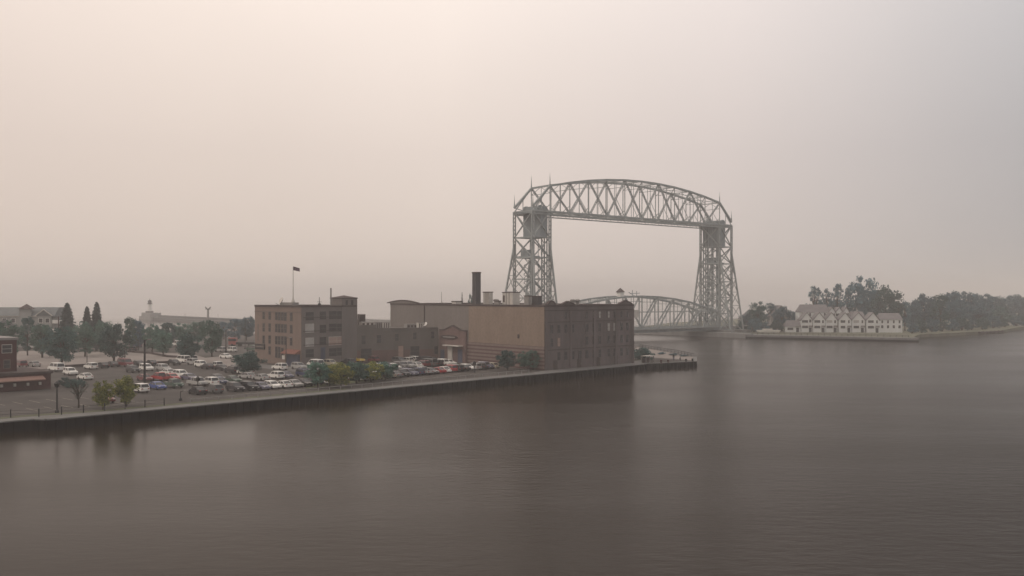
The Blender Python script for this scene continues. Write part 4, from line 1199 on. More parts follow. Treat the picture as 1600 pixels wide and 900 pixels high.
# ------------------------------------------------------------------ trees
def crown_mesh(name, seed, kind):
    r = random.Random(seed)
    mb = MB()

    def leaf(c, s):
        n = Vector((r.gauss(0, 1), r.gauss(0, 1), r.gauss(0, 1) + .6)).normalized()
        a_ = n.orthogonal().normalized()
        ang = r.random() * 6.28
        a_ = Matrix.Rotation(ang, 3, n) @ a_
        b_ = n.cross(a_)
        a_ = a_ * s; b_ = b_ * s * r.uniform(.5, .9)
        k = n * s * .25
        mb.add([c - a_, c - b_ * .9 + k, c + a_, c + b_ * .9 + k], [(0, 1, 2, 3)])
    cl = []
    if kind == 'round':
        for i in range(58):
            while True:
                p = Vector((r.uniform(-1, 1), r.uniform(-1, 1), r.uniform(-1, 1)))
                if .3 < p.length < 1: break
            bulge = 1.0 + .18 * math.sin(3 * math.atan2(p.y, p.x) + seed)
            cl.append((Vector((p.x * 3.5 * bulge, p.y * 3.5 * bulge, 5.3 + p.z * (4.0 if p.z > 0 else 3.9))), r.uniform(.8, 1.5), 66))
        ls_ = .30
    elif kind == 'tall':
        for i in range(40):
            h = r.uniform(0, 1)
            rad = 3.0 * math.sin(math.pi * (.12 + .8 * h)) ** .7
            a_ = r.random() * 6.28
            q_ = rad * r.uniform(.4, 1)
            cl.append((Vector((q_ * math.cos(a_), q_ * math.sin(a_), 1.6 + 8.0 * h)), r.uniform(.7, 1.3), 70))
        ls_ = .24
    elif kind == 'sparse':
        for i in range(95):
            a_ = r.random() * 6.28
            h = r.random() ** .8
            q_ = 3.4 * r.random() ** .6 * math.sin(math.pi * (.15 + .75 * h))
            cl.append((Vector((q_ * math.cos(a_), q_ * math.sin(a_), 1.8 + 8.0 * h)), r.uniform(.3, .75), 24))
        ls_ = .2
    elif kind == 'bare':
        for i in range(26):
            a_ = r.random() * 6.28
            h = r.uniform(0, 1)
            q_ = r.uniform(.6, 3.3)
            cl.append((Vector((q_ * math.cos(a_), q_ * math.sin(a_), 4.0 + 5 * h)), .9, 9))
        ls_ = .16
    elif kind == 'bush':
        for i in range(26):
            a_ = r.random() * 6.28
            q_ = 3.6 * math.sqrt(r.random())
            z_ = r.uniform(1.2, 8.0) * (1 - (q_ / 5) ** 2)
            cl.append((Vector((q_ * math.cos(a_), q_ * math.sin(a_), z_)), r.uniform(.9, 1.6), 90))
        ls_ = .33
    if kind == 'fir':
        for i in range(3800):
            h = r.random() ** .75
            h = 1 - h
            layer = (h * 14) % 1.0
            rad = (2.9 * (1 - h) ** .85 + .12) * (.55 + .45 * (1 - layer)) * (r.random() ** .4) * (1 + .18 * math.sin(5 * h + 2))
            a_ = r.random() * 6.28
            leaf(Vector((rad * math.cos(a_), rad * math.sin(a_), .9 + 9.1 * h - rad * .18)), r.uniform(.14, .26))
    else:
        for c0_, rad, n_ in cl:
            for j in range(n_):
                d = Vector((r.gauss(0, 1), r.gauss(0, 1), r.gauss(0, 1)))
                d = d.normalized() * rad * r.random() ** .45
                d.z *= .75
                leaf(c0_ + d, ls_ * r.uniform(.6, 1.25))
    return mb, cl


def trunk_mesh(seed, kind, cl):
    r = random.Random(seed + 99)
    mb = MB()
    if kind == 'fir':
        return mb.cone((0, 0, -.1), (0, 0, 9.4), .28, .04, 7)
    if kind == 'bush':
        for i in range(5):
            a_ = i * 1.25
            mb.cone((.2 * math.cos(a_), .2 * math.sin(a_), -.1), (1.6 * math.cos(a_), 1.6 * math.sin(a_), 4), .16, .05, 5)
        return mb
    top = Vector((r.uniform(-.3, .3), r.uniform(-.3, .3), 5.5 if kind != 'tall' else 7.5))
    fork = Vector((top.x * .3, top.y * .3, 2.6))
    mb.cone((0, 0, -.1), fork, .30, .22, 8).cone(fork, top, .22, .08, 7)
    for c0_, rad, n_ in cl[:(34 if kind in ('bare', 'sparse') else 14)]:
        f = r.uniform(0.0, .8)
        s_ = fork.lerp(top, f)
        mid = s_.lerp(c0_, .5) + Vector((0, 0, .4))
        mb.cone(s_, mid, .11, .07, 5).cone(mid, c0_, .07, .02, 5)
        if kind == 'bare':
            for j in range(5):
                e_ = c0_ + Vector((r.uniform(-1, 1), r.uniform(-1, 1), r.uniform(-.3, 1.2)))
                mb.cone(mid.lerp(c0_, r.random()), e_, .04, .012, 4)
    return mb


PROTO = {}


def tree(kind, px, base_y, top_y, width_px, leafm, label, cat='tree', group=None, Y=None, z0=G, name=None, seed=None):
    """A tree standing at the ground point, sized from its height and crown width."""
    if Y is None:
        p = P(px, base_y, z0)
    else:
        p = PY(px, Y, z0)
    h = zat(top_y, p.y) - z0
    wd = width_px * p.y / FPX
    vs = seed if seed is not None else (len(PROTO_USE) % 3)
    key = (kind, leafm, vs)
    if key not in PROTO:
        mb, cl = crown_mesh('c', 11 + vs * 7 + len(kind), kind)
        c_ = bpy.data.meshes.new('crown'); c_.from_pydata(mb.v, [], mb.f); c_.materials.append(M_leafs[leafm])
        tm = trunk_mesh(11 + vs, kind, cl)
        t_ = bpy.data.meshes.new('trunk'); t_.from_pydata(tm.v, [], tm.f); t_.materials.append(M_bark)
        xs_ = sorted(math.hypot(v[0], v[1]) for v in mb.v); ext = xs_[int(len(xs_) * (.97 if kind != 'fir' else .99))]
        zmx = sorted(v[2] for v in mb.v)[int(len(mb.v) * .995)]
        PROTO[key] = (c_, t_, ext, zmx)
    c_, t_, ext, zmx = PROTO[key]
    nm = name or {'fir': 'fir_tree', 'bush': 'shrub'}.get(kind, 'leafy_tree')
    o = thing(nm, (p.x, p.y, z0), label, cat, group)
    PROTO_USE.append(1)
    o.rotation_euler.z = (len(PROTO_USE) * 2.399) % 6.28
    o.scale = (wd / 2 / ext, wd / 2 / ext, h / zmx)
    a_ = bpy.data.objects.new('crown', c_); COL.objects.link(a_); a_.parent = o
    b_ = bpy.data.objects.new('trunk', t_); COL.objects.link(b_); b_.parent = o
    return o


PROTO_USE = []
g1 = 'trees between the car parks and the hotel'
T = [
    # kind, px, base, top, width, leaf, label
    ('fir', 105, None, 475, 56, 'fir', 'broad dark fir standing alone beside the hotel end gable', 305),
    ('fir', 136, None, 480, 40, 'fir', 'shorter dark fir of the pair beyond the lone fir', 312),
    ('fir', 151, None, 473.5, 46, 'fir', 'taller pointed fir of the pair beyond the lone fir', 308),
    ('round', 12, None, 503, 44, 'mid', 'rounded green tree in front of the hotel behind the red brick roof', 262),
    ('tall', 43, None, 497, 26, 'dark', 'dark upright tree below the hotel turret', 285),
    ('round', 66, None, 508, 40, 'mid', 'rounded tree below the hotel balconies', 275),
    ('round', 97, 572, 512, 50, 'dark', 'large dark spreading tree at the gravel lot edge below the lone fir', None),
    ('round', 133, None, 505, 40, 'mid', 'green tree below the fir pair', 280),
    ('round', 165, None, 503, 36, 'mid', 'green tree behind the large tree on the gravel lot', 290),
    ('round', 178, 566, 508, 48, 'dark', 'large dark tree standing on the pale gravel lot', None),
    ('tall', 202, None, 497, 22, 'mid', 'slim taller tree in the line behind the gravel lot', 300),
    ('round', 216, None, 501, 26, 'grey', 'greyish tree next to the slim taller tree', 310),
    ('round', 238, None, 508, 30, 'mid', 'round tree behind the tall light pole', 300),
    ('round', 255, 557, 517, 30, 'mid', 'small tree with visible trunk on the far side of the gravel lot', None),
    ('round', 262, None, 505, 32, 'dark', 'dark tree just below the lighthouse', 330),
    ('round', 283, None, 506, 30, 'mid', 'green tree below the middle of the long pier', 340),
    ('round', 292, 566, 522, 40, 'dark', 'broad dark green tree at the corner of the upper car park', None),
    ('round', 309, None, 503, 34, 'mid', 'green tree between the corner tree and the beacon', 345),
    ('round', 331, 557, 502, 34, 'mid', 'full green tree below the beacon mast at the road', None),
    ('tall', 367, None, 499, 26, 'grey', 'hazy tree beyond the road below the pier', 370),
    ('round', 385, None, 496, 30, 'grey', 'hazy round tree beside the office building wall', 380),
    ('tall', 350, None, 503, 22, 'grey', 'hazy small tree at the end of the road', 390),
    ('round', 388, 586, 551, 48, 'dark', 'leafy dark tree on the corner in front of the office building', None),
    ('bare', 123, 637, 597, 34, 'mid', 'nearly leafless small tree in the lower car park near the street lamp', None),
    ('round', 161, 640, 596, 32, 'lime', 'small yellow-green tree above the dark red car by the quay', None),
    ('round', 197, 635, 589, 38, 'lime', 'bright yellow-green small tree beside the white car near the quay', None),
    ('round', 497, 606, 567, 42, 'mid', 'first leafy green tree of the car park island, nearest the office corner', None),
    ('round', 515, 603, 570, 36, 'lime', 'yellowish tree second in the car park island row', None),
    ('round', 533, 605, 568, 42, 'lime', 'yellow-green tree in the middle of the island row', None),
    ('round', 557, 600, 566, 42, 'mid', 'green tree fourth in the car park island row', None),
    ('round', 579, 597, 566, 42, 'lime', 'pale yellow-green tree fifth in the car park island row', None),
    ('round', 602, 594, 566, 38, 'mid', 'last green tree of the car park island row, nearest the warehouse', None),
    ('round', 793, 579, 548, 34, 'dark', 'dark round tree against the banded warehouse base', None),
    ('round', 819, 577, 550, 24, 'mid', 'small tree beside the dark round tree at the warehouse base', None),
    ('tall', 833, 578, 548, 26, 'mid', 'slim green tree near the warehouse corner on the quay', None),
    ('fir', 722, None, 458, 9, 'fir', 'pointed fir top showing over the warehouse roof left of the chimney', 370),
    ('round', 736, None, 462, 12, 'dark', 'dark treetop over the warehouse roof against the chimney', 372),
]
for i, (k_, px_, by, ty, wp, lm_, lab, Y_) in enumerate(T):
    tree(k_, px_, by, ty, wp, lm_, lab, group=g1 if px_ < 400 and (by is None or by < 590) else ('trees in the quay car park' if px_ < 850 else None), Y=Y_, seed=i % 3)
# right side
g2_ = 'trees on the far shore'
T2 = [
    ('dark', 'round', 1185, 480, 473, 26, 'dark tree close beside the far bridge tower'),
    ('grey', 'round', 1168, 490, 490, 22, 'low grey-green tree under the far bridge tower'),
    ('grey', 'sparse', 1204, 505, 474, 24, 'thin-topped tree between the far tower and the townhouses'),
    ('grey', 'round', 1222, 485, 480, 26, 'dark tree in front of the steep-roofed house'),
    ('grey', 'round', 1240, 500, 488, 22, 'low hazy tree at the lean-to end of the townhouses'),
    ('grey', 'sparse', 1273, 505, 448, 26, 'tall thin-crowned tree behind the broad townhouse roof'),
    ('grey', 'sparse', 1292, 515, 452, 22, 'thin tree second behind the broad townhouse roof'),
    ('grey', 'sparse', 1309, 505, 444, 24, 'tall ragged tree behind the narrow rear gables'),
    ('grey', 'sparse', 1325, 510, 450, 20, 'ragged narrow tree next to the tallest tree'),
    ('grey', 'round', 1348, 505, 435, 44, 'tallest broad tree behind the townhouse row'),
    ('dark', 'round', 1383, 495, 449, 42, 'broad dark tree behind the long end townhouse'),
    ('dark', 'tall', 1402, 490, 460, 20, 'narrow dark tree at the end of the townhouse row'),
    ('grey', 'round', 1300, 520, 468, 50, 'low mass of foliage between the ragged trees'),
    ('grey', 'tall', 1414, 492, 472, 18, 'small dark tree just past the townhouses'),
    ('grey', 'round', 1427, 510, 476, 26, 'low hazy tree in the gap past the townhouses'),
    ('grey', 'round', 1445, 520, 461, 34, 'first big rounded tree of the wooded point'),
    ('dark', 'tall', 1470, 500, 461, 26, 'dark upright tree on the wooded point'),
    ('grey', 'round', 1487, 530, 457, 34, 'highest round tree on the wooded point'),
    ('grey', 'sparse', 1505, 560, 456, 26, 'ragged treetop just past the highest round tree'),
    ('grey', 'round', 1498, 520, 468, 34, 'dark tree low at the front of the wooded point'),
    ('grey', 'round', 1520, 560, 459, 28, 'hazy tree with split top on the wooded point'),
    ('grey', 'round', 1537, 580, 461, 28, 'hazy tree behind the small dark jetty'),
    ('grey', 'round', 1528, 540, 476, 32, 'low dark tree above the shoreline jetty'),
    ('grey', 'round', 1556, 610, 463, 30, 'faded tree past the jetty'),
    ('grey', 'round', 1574, 650, 463, 28, 'faded tree near the white boathouse'),
    ('grey', 'round', 1592, 690, 462, 30, 'faded tree behind the white boathouse'),
    ('dark', 'bush', 1560, 590, 480, 34, 'dark low tree clump beside the white boathouse'),
    ('grey', 'round', 1610, 700, 461, 36, 'faded tree at the edge of the far shore'),
    ('grey', 'round', 1458, 560, 466, 34, 'hazy tree filling behind the first rounded tree'),
    ('grey', 'round', 1630, 760, 463, 40, 'far hazy tree beyond the boathouse'),
    ('grey', 'tall', 1430, 540, 470, 20, 'slender hazy tree in the gap behind the townhouses'),
]
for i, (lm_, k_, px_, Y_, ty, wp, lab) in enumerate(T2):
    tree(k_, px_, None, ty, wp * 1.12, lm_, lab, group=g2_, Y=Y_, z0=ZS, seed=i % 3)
# understory shrubs along the far shore
us_ = [(1425, 452), (1440, 460), (1456, 470), (1472, 478), (1488, 486), (1503, 492), (1518, 500), (1535, 505), (1552, 525), (1570, 545), (1588, 560), (1600, 580), (1195, 470), (1212, 472), (1178, 462), (1160, 470), (1238, 478)]
for i, (px_, Y_) in enumerate(us_):
    tree('bush', px_, None, zat(0, 1) and (HOR + (CAM_H - 6.5 - (i % 3)) * FPX / Y_), 22, ('grey', 'dark')[i % 2], '%s low shoreline shrub counted from the townhouse end of the far shore' % ordn[i], cat='shrub',
         group='shrubs along the far shore', Y=Y_ + 3, z0=ZS, seed=i % 3)
# hedge and bush things
tree('bush', 1006, 562, 543.5, 34, 'dark', 'dark green rounded bush beside the warehouse on the point', cat='bush', z0=G)
tree('bush', 998, 559, 546, 22, 'dark', 'smaller dark bush tight against the warehouse end wall', cat='bush', z0=G)
for i, (px_, by) in enumerate(((100, 603), (112, 606), (122, 605))):
    tree('bush', px_, by, by - 13, 22, 'dark', '%s dark shrub in the bed beside the low red brick wing, from the wing outward' % ordn[i], cat='shrub', group='shrubs by the red wing')
for i, px_ in enumerate((1035, 1052, 1068)):
    tree('bush', px_, 553.5 + (px_ - 1035) * .1, 550 + (px_ - 1035) * .12, 16, 'grey', '%s low scrub clump on the pale point, from the big bush' % ordn[i], cat='shrub', group='scrub on the point')

# ------------------------------------------------------------------ cars
def poly_prism(mb, prof, y0, y1, inset=0.0, top_in=None):
    """Extrude a side profile (x, z) across the car; the upper points lean inward."""
    k = len(prof)
    zs = [z for _, z in prof]; zmn, zmx_ = min(zs), max(zs)
    def yy(z, y):
        f = (z - zmn) / (zmx_ - zmn) if top_in else 0
        return y * (1 - (top_in or 0) * f)
    vs = [(x, yy(z, y0), z) for x, z in prof] + [(x, yy(z, y1), z) for x, z in prof]
    mb.add(vs, [tuple(range(k - 1, -1, -1)), tuple(range(k, 2 * k))] + [(i, (i + 1) % k, (i + 1) % k + k, i + k) for i in range(k)])


CARS = {
    'sedan': dict(L=4.6, body=[(-2.3, .35), (2.3, .35), (2.32, .62), (2.2, .78), (1.15, .92), (-1.5, .95), (-2.25, .92), (-2.32, .6)],
                  cab=[(1.15, .90), (.35, 1.38), (-.95, 1.42), (-1.75, .93)], roof=[(.38, 1.375), (.25, 1.45), (-.85, 1.47), (-.98, 1.415)]),
    'suv': dict(L=4.7, body=[(-2.3, .42), (2.3, .42), (2.33, .8), (2.2, .98), (1.05, 1.1), (-2.2, 1.12), (-2.32, .8)],
                cab=[(1.05, 1.08), (.35, 1.66), (-1.95, 1.68), (-2.25, 1.1)], roof=[(.38, 1.655), (.2, 1.74), (-1.85, 1.76), (-1.98, 1.675)]),
    'hatchback': dict(L=4.1, body=[(-2.0, .36), (2.05, .36), (2.07, .65), (1.95, .8), (1.05, .98), (-1.95, 1.0), (-2.03, .65)],
                      cab=[(1.05, .96), (.3, 1.46), (-1.55, 1.48), (-1.98, .98)], roof=[(.33, 1.455), (.2, 1.53), (-1.45, 1.55), (-1.58, 1.475)]),
    'pickup': dict(L=5.5, body=[(-2.7, .5), (2.7, .5), (2.72, .85), (2.6, 1.0), (1.5, 1.12), (-.75, 1.12), (-.78, 1.08), (-2.65, 1.08), (-2.72, .8)],
                   cab=[(1.5, 1.1), (.9, 1.72), (-.5, 1.74), (-.75, 1.1)], roof=[(.93, 1.715), (.8, 1.80), (-.45, 1.82), (-.53, 1.735)]),
    'van': dict(L=5.3, body=[(-2.6, .45), (2.6, .45), (2.63, .85), (2.45, 1.1), (1.9, 1.25), (-2.55, 1.27), (-2.62, .8)],
                cab=[(1.9, 1.23), (1.25, 1.98), (-2.4, 2.0), (-2.56, 1.25)], roof=[(1.28, 1.975), (1.1, 2.1), (-2.3, 2.12), (-2.42, 1.995)]),
}
PAINT = {'white': (0.70, 0.69, 0.66), 'silver': (0.33, 0.325, 0.32), 'grey': (0.12, 0.118, 0.118), 'charcoal': (0.035, 0.034, 0.038), 'black': (0.010, 0.010, 0.013), 'red': (0.33, 0.030, 0.035),
         'dark red': (0.13, 0.022, 0.028), 'blue': (0.05, 0.085, 0.27), 'dark blue': (0.025, 0.035, 0.085), 'beige': (0.42, 0.38, 0.30), 'yellow': (0.62, 0.43, 0.07), 'green': (0.05, 0.085, 0.065), 'slate': (0.12, 0.12, 0.17)}
PM = {k: mat('car_paint_' + k.replace(' ', '_'), v, rough=0.28, var=0.05, spec=0.5) for k, v in PAINT.items()}
M_tyre = mat('tyre_rubber', (0.02, 0.02, 0.02), rough=.9)
M_cglass = mat('car_glass', (0.02, 0.022, 0.026), rough=.12, spec=.6, var=.1)
M_lampw = mat('headlamp_lens', (0.6, 0.6, 0.58), rough=.2)
M_lampr = mat('tail_lamp_lens', (0.25, 0.02, 0.02), rough=.3)
CM = {}
for nm, d in CARS.items():
    W2 = .9 if nm != 'van' else 1.0
    if nm == 'pickup': W2 = .98
    b1, b2, b3, b4, b5, b6 = MB(), MB(), MB(), MB(), MB(), MB()
    poly_prism(b1, d['body'], W2, -W2, top_in=.06)
    poly_prism(b2, d['cab'], W2 * .93, -W2 * .93, top_in=.16)
    poly_prism(b3, d['roof'], W2 * .80, -W2 * .80, top_in=.08)
    x0, x1 = d['cab'][3][0], d['cab'][0][0]
    # pillars
    for y in (W2 * .93, -W2 * .93):
        for (xa, za_), (xb, zb_) in ((d['cab'][0], d['cab'][1]), (d['cab'][3], d['cab'][2])):
            b3.beam((xa, y, za_), (xb, y * .84, zb_), .09)
        xm = (d['cab'][1][0] + d['cab'][2][0]) / 2
        b3.beam((xm, y * 1.0, d['cab'][0][1]), (xm, y * .85, d['cab'][1][1]), .08)
    b4.cone((0, -.11, 0), (0, .11, 0), .34, .34, 14)
    L2_ = d['L'] / 2
    for y in (.62 * W2 / .9, -.62 * W2 / .9):
        pass
    b5.box(L2_ - .06, L2_ + .035, -.17, .17, .66, .80)
    b6.box(-L2_ - .03, -L2_ + .1, -.15, .15, .74, .92)
    if nm == 'pickup':
        bed = MB().box(-2.62, -.85, -.8, .8, 1.083, 1.10)
        b2.add(bed.v, bed.f)
    ms = []
    for b_, mm in ((b1, PM['white']), (b2, M_cglass), (b3, PM['white']), (b4, M_tyre), (b5, M_lampw), (b6, M_lampr)):
        me = bpy.data.meshes.new(nm); me.from_pydata(b_.v, [], b_.f); me.materials.append(mm); me.update(); ms.append(me)
    CM[nm] = ms


def car(kind, colour, p, ang, label, group):
    o = thing('parked_' + kind, (p.x, p.y, G), label, {'suv': 'car', 'sedan': 'car', 'hatchback': 'car', 'pickup': 'pickup truck', 'van': 'van'}[kind], group)
    o.rotation_euler.z = ang
    ms = CM[kind]
    def child(n_, me, loc=(0, 0, 0), paint=False, par=o):
        c_ = bpy.data.objects.new(n_, me); COL.objects.link(c_); c_.parent = par; c_.location = loc
        if paint:
            c_.material_slots[0].link = 'OBJECT'; c_.material_slots[0].material = PM[colour]
        return c_
    bd = child('body', ms[0], paint=True)
    child('window', ms[1]); child('roof', ms[2], paint=True)
    L_2 = CARS[kind]['L'] / 2
    W2 = .8 if kind != 'van' else .9
    for x in (L_2 * .62, -L_2 * .62):
        for y in (W2, -W2):
            child('wheel', ms[3], (x, y, .34))
    for y in (.62, -.62):
        child('headlight', ms[4], (0, y, 0)); child('tail_light', ms[5], (0, y, 0))
    return o


rows = {
    'wall': ('in the harbour wall row from the lower car park end', [
        (309, 616, 'black', 'sedan'), (334, 614, 'grey', 'suv'), (364, 611, 'charcoal', 'suv'), (383, 607, 'black', 'suv'), (405, 609, 'slate', 'sedan'), (427, 608, 'white', 'hatchback'),
        (441, 606, 'white', 'sedan'), (461, 605, 'silver', 'sedan'), (478, 603, 'charcoal', 'sedan'), (492, 602, 'dark blue', 'hatchback'), (508, 600, 'white', 'pickup'), (541, 599, 'charcoal', 'sedan'), (557, 595, 'white', 'pickup'), (573, 594, 'white', 'suv'),
        (588, 593, 'white', 'suv'), (603, 591, 'beige', 'pickup'), (617, 590, 'grey', 'sedan'), (632, 588, 'charcoal', 'suv'), (649, 586, 'slate', 'suv'), (664, 585, 'dark blue', 'suv'),
        (679, 583, 'silver', 'pickup'), (693, 582, 'grey', 'sedan'), (707, 582, 'red', 'sedan'), (721, 580, 'white', 'sedan'), (731, 578, 'red', 'suv'), (742, 578, 'black', 'suv'), (754, 577, 'black', 'sedan'),
        (768, 575, 'white', 'hatchback'), (779, 574, 'charcoal', 'sedan'), (788, 573, 'silver', 'suv'), (799, 573, 'beige', 'sedan')]),
    'second': ('in the second row back from the harbour wall', [
        (252, 609, 'blue', 'sedan'), (273, 606, 'green', 'pickup'), (303, 600, 'silver', 'pickup'), (326, 603, 'white', 'suv'), (349, 602, 'dark blue', 'sedan'), (365, 598, 'green', 'sedan'), (412, 595, 'silver', 'sedan'), (424, 591, 'white', 'suv'), (440, 590, 'slate', 'sedan'),
        (472, 588, 'dark blue', 'suv'), (614, 578, 'silver', 'suv'), (624, 577, 'slate', 'suv'), (635, 575, 'white', 'sedan'), (648, 573.5, 'grey', 'suv'), (662, 573, 'silver', 'suv'), (675, 572, 'white', 'sedan'), (687, 572, 'dark red', 'suv'), (697, 570, 'grey', 'van'), (710, 570, 'white', 'sedan')]),
    'third': ('in the third row back from the harbour wall', [
        (229, 595, 'dark red', 'sedan'), (250, 595, 'red', 'pickup'), (266, 594, 'red', 'sedan'), (283, 590, 'white', 'suv'), (296, 594, 'slate', 'sedan'), (339, 595, 'grey', 'sedan'), (381, 585, 'white', 'suv'), (388, 592, 'silver', 'sedan'), (437, 578, 'white', 'suv'), (467, 577, 'silver', 'suv'),
        (648, 566, 'grey', 'suv'), (678, 565, 'white', 'suv'), (740, 563, 'charcoal', 'van'), (757, 563, 'black', 'suv'), (770, 565, 'black', 'suv'), (779, 565, 'white', 'suv')]),
    'fourth': ('in the fourth row back, below the gravel lot', [
        (208, 582, 'charcoal', 'suv'), (234, 579, 'white', 'suv'), (250, 580, 'silver', 'suv'), (262, 586, 'white', 'sedan'), (303, 570, 'silver', 'suv'), (316, 574, 'white', 'suv'), (327, 576, 'charcoal', 'sedan'), (337, 576, 'white', 'pickup'), (348, 579, 'black', 'sedan'), (360, 581, 'charcoal', 'suv'), (370, 583, 'charcoal', 'suv')]),
    'upper': ('along the gravel lot edge from the red wing', [
        (36, 573, 'dark red', 'suv'), (50, 573, 'silver', 'sedan'), (88, 580, 'white', 'van'), (110, 586, 'white', 'suv'), (133, 593, 'white', 'sedan'), (142, 577, 'white', 'suv'), (160, 575, 'black', 'sedan'), (177, 573, 'charcoal', 'sedan'), (194, 573, 'dark red', 'van'), (217, 572, 'black', 'sedan'), (236, 571, 'black', 'sedan'), (272, 570, 'black', 'sedan'), (286, 567, 'white', 'van'), (298, 565, 'white', 'suv')]),
    'road': ('beside the far road and office building', [
        (346, 550, 'silver', 'suv'), (360, 550, 'white', 'suv'), (353, 560, 'white', 'sedan'), (395, 549, 'green', 'van'), (377, 541, 'charcoal', 'pickup'), (493, 574, 'white', 'van'), (517, 572, 'beige', 'suv'), (544, 570, 'charcoal', 'suv'), (557, 566, 'yellow', 'pickup'), (581, 566, 'dark red', 'suv'), (634, 562, 'charcoal', 'suv'), (651, 560, 'silver', 'suv'), (723, 561, 'white', 'hatchback')]),
    'lone': ('', [(164, 629, 'dark red', 'hatchback'), (218, 613, 'white', 'suv'), (55, 545, 'silver', 'suv'), (62, 539, 'white', 'sedan'), (214, 543, 'dark blue', 'suv'), (205, 548, 'charcoal', 'sedan'), (268, 537, 'silver', 'sedan'), (275, 541, 'white', 'van'), (810, 572, 'slate', 'suv')]),
}
lone_lab = ['dark red hatchback alone by the quay under a yellow-green tree', 'white car with dark windscreen beside the bright yellow-green tree near the quay', 'silver car among the trees below the hotel balconies', 'white car among the trees just below the hotel',
            'dark blue car behind the tall light pole beyond the gravel lot', 'charcoal car half hidden by the tree line beyond the gravel lot', 'silver car showing between two trees below the pier', 'white van showing between two trees below the pier', 'slate grey car last before the warehouse corner']
# lot rectangles occupied by buildings are avoided by relaxing cars that overlap, within the row direction
placed = []
allc = []
for rk, (desc, lst) in rows.items():
    for i, (px_, py_, col_, kd) in enumerate(lst):
        s_, t_ = to_lot(P(px_, py_))
        allc.append([s_, t_, rk, i, col_, kd, px_])
# straighten each row: pull t towards the neighbours in that row
for c_ in allc:
    if c_[2] in ('wall', 'second'):
        near = [d[1] for d in allc if d[2] == c_[2] and abs(d[0] - c_[0]) < 16]
        c_[1] = sum(near) / len(near)
for it in range(80):
    mv = False
    for i in range(len(allc)):
        for j in range(i + 1, len(allc)):
            a_, b_ = allc[i], allc[j]
            ds, dt = b_[0] - a_[0], b_[1] - a_[1]
            if abs(ds) < 2.45 and abs(dt) < 5.9:
                mv = True
                if abs(dt) > 4.0:
                    q_ = (5.95 - abs(dt)) / 2 * (1 if dt >= 0 else -1)
                    a_[1] -= q_; b_[1] += q_
                else:
                    q_ = (2.5 - abs(ds)) / 2 * (1 if ds >= 0 else -1)
                    a_[0] -= q_; b_[0] += q_
    for c_ in allc:
        if c_[2] == 'wall': c_[1] = max(c_[1], 7.4)
        if c_[0] > 110 : c_[0] = min(c_[0], 114.5)
    if not mv:
        break
rr = random.Random(8)
gname = {'wall': 'cars parked beside the harbour wall', 'second': 'cars in the second row', 'third': 'cars in the third row', 'fourth': 'cars in the fourth row', 'upper': 'cars along the gravel lot', 'road': 'cars by the office building and road', 'lone': 'scattered cars'}
for s_, t_, rk, i, col_, kd, px_ in allc:
    p = lot(s_, t_)
    ang = math.atan2(ND.y, ND.x) + rr.uniform(-.05, .05)
    if rr.random() < .5:
        ang += math.pi
    if rk == 'lone':
        lab = lone_lab[i]
    else:
        lab = '%s %s %s' % (col_, kd, ordn[i]) + ' ' + rows[rk][0]
        lab = lab.replace('dog-leg ', '').replace(', counted', ' counted')
    car(kd, col_, p, ang, lab, gname[rk])

# red lorry on the far road
q = P(364, 541)
lo_ = thing('lorry', (q.x, q.y, G), 'red lorry cab with low dark trailer on the road behind the office building', 'lorry')
MB().box(q.x - 1.3, q.x + 1.3, q.y - 1.2, q.y + 1.2, G + .6, G + 3.1).build('cab', mat('lorry_red', (.32, .09, .085), rough=.35), lo_)
MB().box(q.x - 1.31, q.x + 1.31, q.y - 1.22, q.y - .3, G + 1.9, G + 2.7).build('window', M_cglass, lo_)
MB().box(q.x + 1.4, q.x + 8, q.y - 1.2, q.y + 1.2, G + .8, G + 1.5).build('trailer', M_black, lo_)
for x in (0, 2.5, 6.2, 7.2):
    for y in (-1.1, 1.1):
        MB().cone((q.x + x, q.y + y - .12, G + .5), (q.x + x, q.y + y + .12, G + .5), .5, .5, 12).build('wheel', M_tyre, lo_)

# ------------------------------------------------------------------ street furniture
def light_pole(px, by, ty, label, kind='arm', name='light_pole', z0=G, r0=.12):
    p = P(px, by, z0)
    o = thing(name, tuple(p), label, 'light pole')
    zt = zat(ty, p.y)
    MB().cone(p, (p.x, p.y, zt), r0, r0 * .65, 8).build('pole', M_black, o)
    MB().lathe(tuple(p), [(.3, 0), (.3, .35), (.16, .5)], 8).build('base', M_black, o)
    if kind == 'lantern':
        MB().lathe((p.x, p.y, zt - .75), [(.1, 0), (.34, .18), (.42, .6), (.5, .66), (.2, .95), (.05, 1.1)], 10).build('lantern', M_black, o)
    elif kind == 'twin':
        MB().beam((p.x - 1.5, p.y, zt), (p.x + 1.5, p.y, zt), .12).build('arm', M_black, o)
        for sx_ in (-1.5, 1.5):
            MB().box(p.x + sx_ - .45, p.x + sx_ + .45, p.y - .25, p.y + .25, zt - .08, zt + .14).build('lamp_head', M_grey, o)
    elif kind == 'arm':
        MB().beam((p.x, p.y, zt - .1), (p.x + .9, p.y - .3, zt + .1), .1).build('arm', M_black, o)
        MB().box(p.x + .7, p.x + 1.5, p.y - .5, p.y - .1, zt, zt + .2).build('lamp_head', M_grey, o)
    return o


